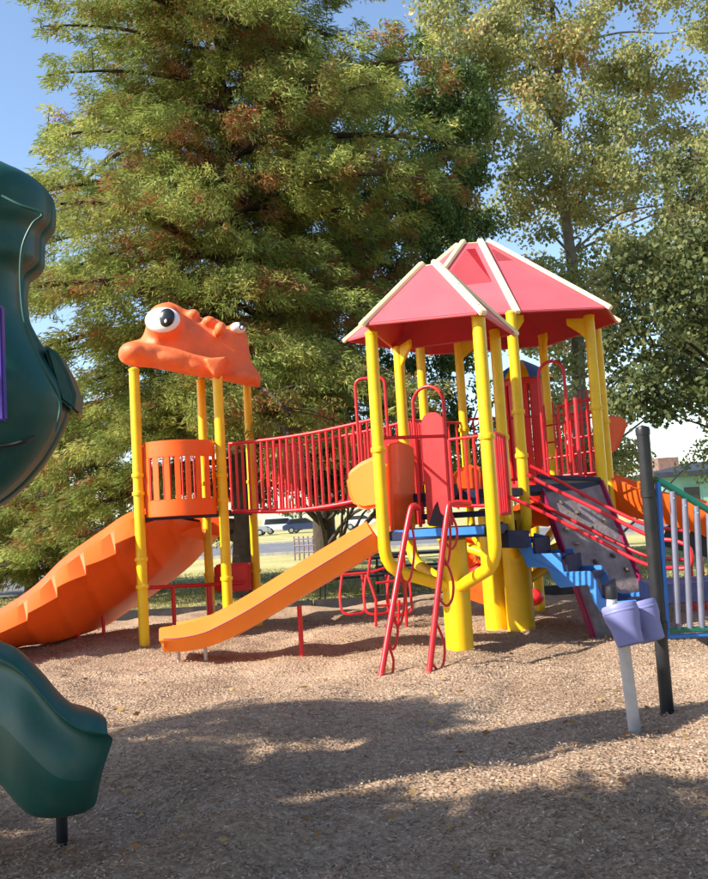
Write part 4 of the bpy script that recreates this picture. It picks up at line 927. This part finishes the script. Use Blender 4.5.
# ------------------------------------------------------------ picnic tables
def picnic(label, loc, rz):
    r_ = thing('picnic_table', label, 'picnic table', loc, 'black picnic tables on the lawn', True); r_.rotation_euler.z = rz
    part('tabletop', MB().box((0, 0, .75), (1.8, .75, .05)), BLACK, r_, False, .01)
    for s in (-1, 1):
        part('bench', MB().box((0, s * .72, .45), (1.8, .26, .045)), BLACK, r_, False, .01)
        part('leg', MB().tube([V(s * .6, -.72, .43), V(s * .6, .72, .43)], .025, 8).tube([V(s * .6, -.25, .73), V(s * .6, -.3, -.05)], .025, 8).tube([V(s * .6, .25, .73), V(s * .6, .3, -.05)], .025, 8).tube([V(s * .6, -.5, -.02), V(s * .6, .5, -.02)], .025, 8), BLACK, r_)
q = groundpt(352, 590, 17.6); picnic('black picnic table on the lawn just behind the straight slide', (q.x, q.y, -.05), R(12))
q = groundpt(415, 590, 18.8); picnic('second black picnic table farther right, behind the climber poles', (q.x, q.y, -.05), R(-8))

# ------------------------------------------------------------ cars, building
def car(label, px, Y, paint, rz, van=False):
    q = groundpt(px, 520, Y); root = thing('parked_car', label, 'car', (q.x, q.y, -.02), 'cars parked beyond the lawn', True); root.rotation_euler.z = rz
    pr = [(-2.2, .35), (-2.25, .75), (-1.95, .92), (-1.3, .98), (.9, .98), (2.0, .86), (2.2, .65), (2.2, .35)]
    part('body', MB().slab([V(x, -.85, z) for x, z in pr], (0, 1.7, 0)), paint, root, True, .06)
    cab = [(-1.9, .95), (-1.45, 1.45), (.2, 1.5), (1.05, .95)] if not van else [(-2.15, .95), (-2.0, 1.7), (.7, 1.72), (1.5, .95)]
    part('cabin', MB().slab([V(x, -.72, z) for x, z in cab], (0, 1.44, 0)), paint, root, True, .05)
    for s in (-1, 1):
        cx_ = sum(x for x, z in cab) / 4
        wn_ = [V(cx_ + (x - cx_) * .86, s * .735, lerp(1.22, z, .72)) for x, z in cab]
        part('window', MB().slab(wn_, (0, .01 * s, 0)), GLASS, root, False)
        for x in (-1.35, 1.35):
            wh = part('wheel', MB().lathe((x, s * .8, .32), [(.31, -.1), (.33, -.06), (.33, .06), (.31, .1)], 18, Euler((R(90), 0, 0)).to_matrix()), RUBB, root)
            part('rim', MB().lathe((x, s * .8, .32), [(.19, -.11), (.19, .11)], 14, Euler((R(90), 0, 0)).to_matrix()), BOLT, wh)
car('teal car parked at the far left edge under the trees', 42, 74, TEALC, R(8))
car('white car parked left of the teal car', 14, 76, WHITEC, R(4))
car('silver car parked beyond the road behind the bridge', 247, 88, SILC, R(-3))
car('white van parked beyond the road right of the silver car', 283, 92, WHITEC, R(2), True)
car('dark blue car parked beyond the road near the stout trunk', 304, 90, DARKC, R(5))
car('white car seen low behind the straight slide top', 364, 90, WHITEC, R(-6))
# low mauve railings by the road
rl = thing('roadside_railing', 'low mauve-grey railing beside the road beyond the lawn', 'railing', groundpt(305, 540, 34))
a, b = groundpt(294, 540, 34), groundpt(322, 540, 33.6)
for z in (.25, .5, .75): part('rail', MB().tube([V(a.x, a.y, z), V(b.x, b.y, z)], .03, 8), MAUVE, rl)
for k in range(7): q = a.lerp(b, k / 6); part('post', MB().tube([V(q.x, q.y, -.1), V(q.x, q.y, .85)], .03, 8), MAUVE, rl)
bY = 62; q0 = groundpt(655, 500, bY)
bd_ = thing('building', 'mint green low building with dark eaves at the right edge', 'building', q0)
x0, x1 = W(662, 480, bY).x, W(860, 480, bY).x
zt = W(690, 476, bY).z
part('wall', MB().box(((x0 + x1) / 2, bY + 4, zt / 2 - .1), (x1 - x0, 8, zt + .2)), MINT, bd_, False)
rf = part('roof', MB().slab([V(x0 - .8, bY - .8, zt), V(x1 + .8, bY - .8, zt), V(x1 + .8, bY + 9, zt), V(x0 - .8, bY + 9, zt)], (0, 0, .35)), DROOF, bd_, False)
part('upper_roof', MB().slab([V(x0 - .8, bY - .5, zt + .352), V(x0 + 3.5, bY + 4, zt + 1.1), V(x1, bY + 4, zt + 1.1), V(x1 + .8, bY - .5, zt + .352)], (0, 4, 0)), DROOF, bd_, False)
part('chimney', MB().box((W(681, 470, bY).x, bY + 3, zt + .9), (1.5, 1.4, 1.2)), BROWNW, rf, False, .02)
for k in range(4):
    xx_ = x0 + 2 + 3 * k; wf = part('window', MB().box((xx_, bY - .02, zt * .55), (1.3, .08, 1.2)), MINT, bd_, False); part('pane', MB().box((xx_, bY - .07, zt * .55), (1.1, .04, 1.0)), GLASS, wf, False)

# ------------------------------------------------------------ far tree line
rr_ = random.Random(17); spec = []
for i, (px, Y, h) in enumerate(((-90, 70, 7), (-10, 95, 11), (70, 96, 11.5), (150, 90, 9), (225, 110, 7.5), (300, 112, 7.5), (375, 110, 7.5), (440, 72, 5.5), (505, 78, 5.5), (570, 84, 6), (630, 90, 6.5), (700, 120, 4.5), (780, 100, 8))):
    q = groundpt(px, 520, Y); cls = []
    for k in range(9): cls.append((q + V(rr_.uniform(-3.4, 3.4), rr_.uniform(-1, 1), rr_.uniform(1.5, h - 1)), (rr_.uniform(1.1, 1.9), 1.3, rr_.uniform(.8, 1.4))))
    where = ['beyond the frame edge at far left', 'above the white car at far left', 'behind the teal car', 'left of the frog slide top, far off', 'behind the silver car', 'behind the dark blue car', 'behind the front yellow posts', 'behind the front roof posts low down', 'between the middle posts, far off', 'behind the climbing wall top', 'left of the mint green building', 'behind the mint green building', 'right of the building at the frame edge'][i]
    broad('distant_tree', 'distant rounded green tree ' + where, q, h, cls, (OAK, COT, DRK)[i % 3], 60 + i, (.14, .24), (.10, .16), 60, .25, BARK)['group'] = 'distant trees beyond the road'
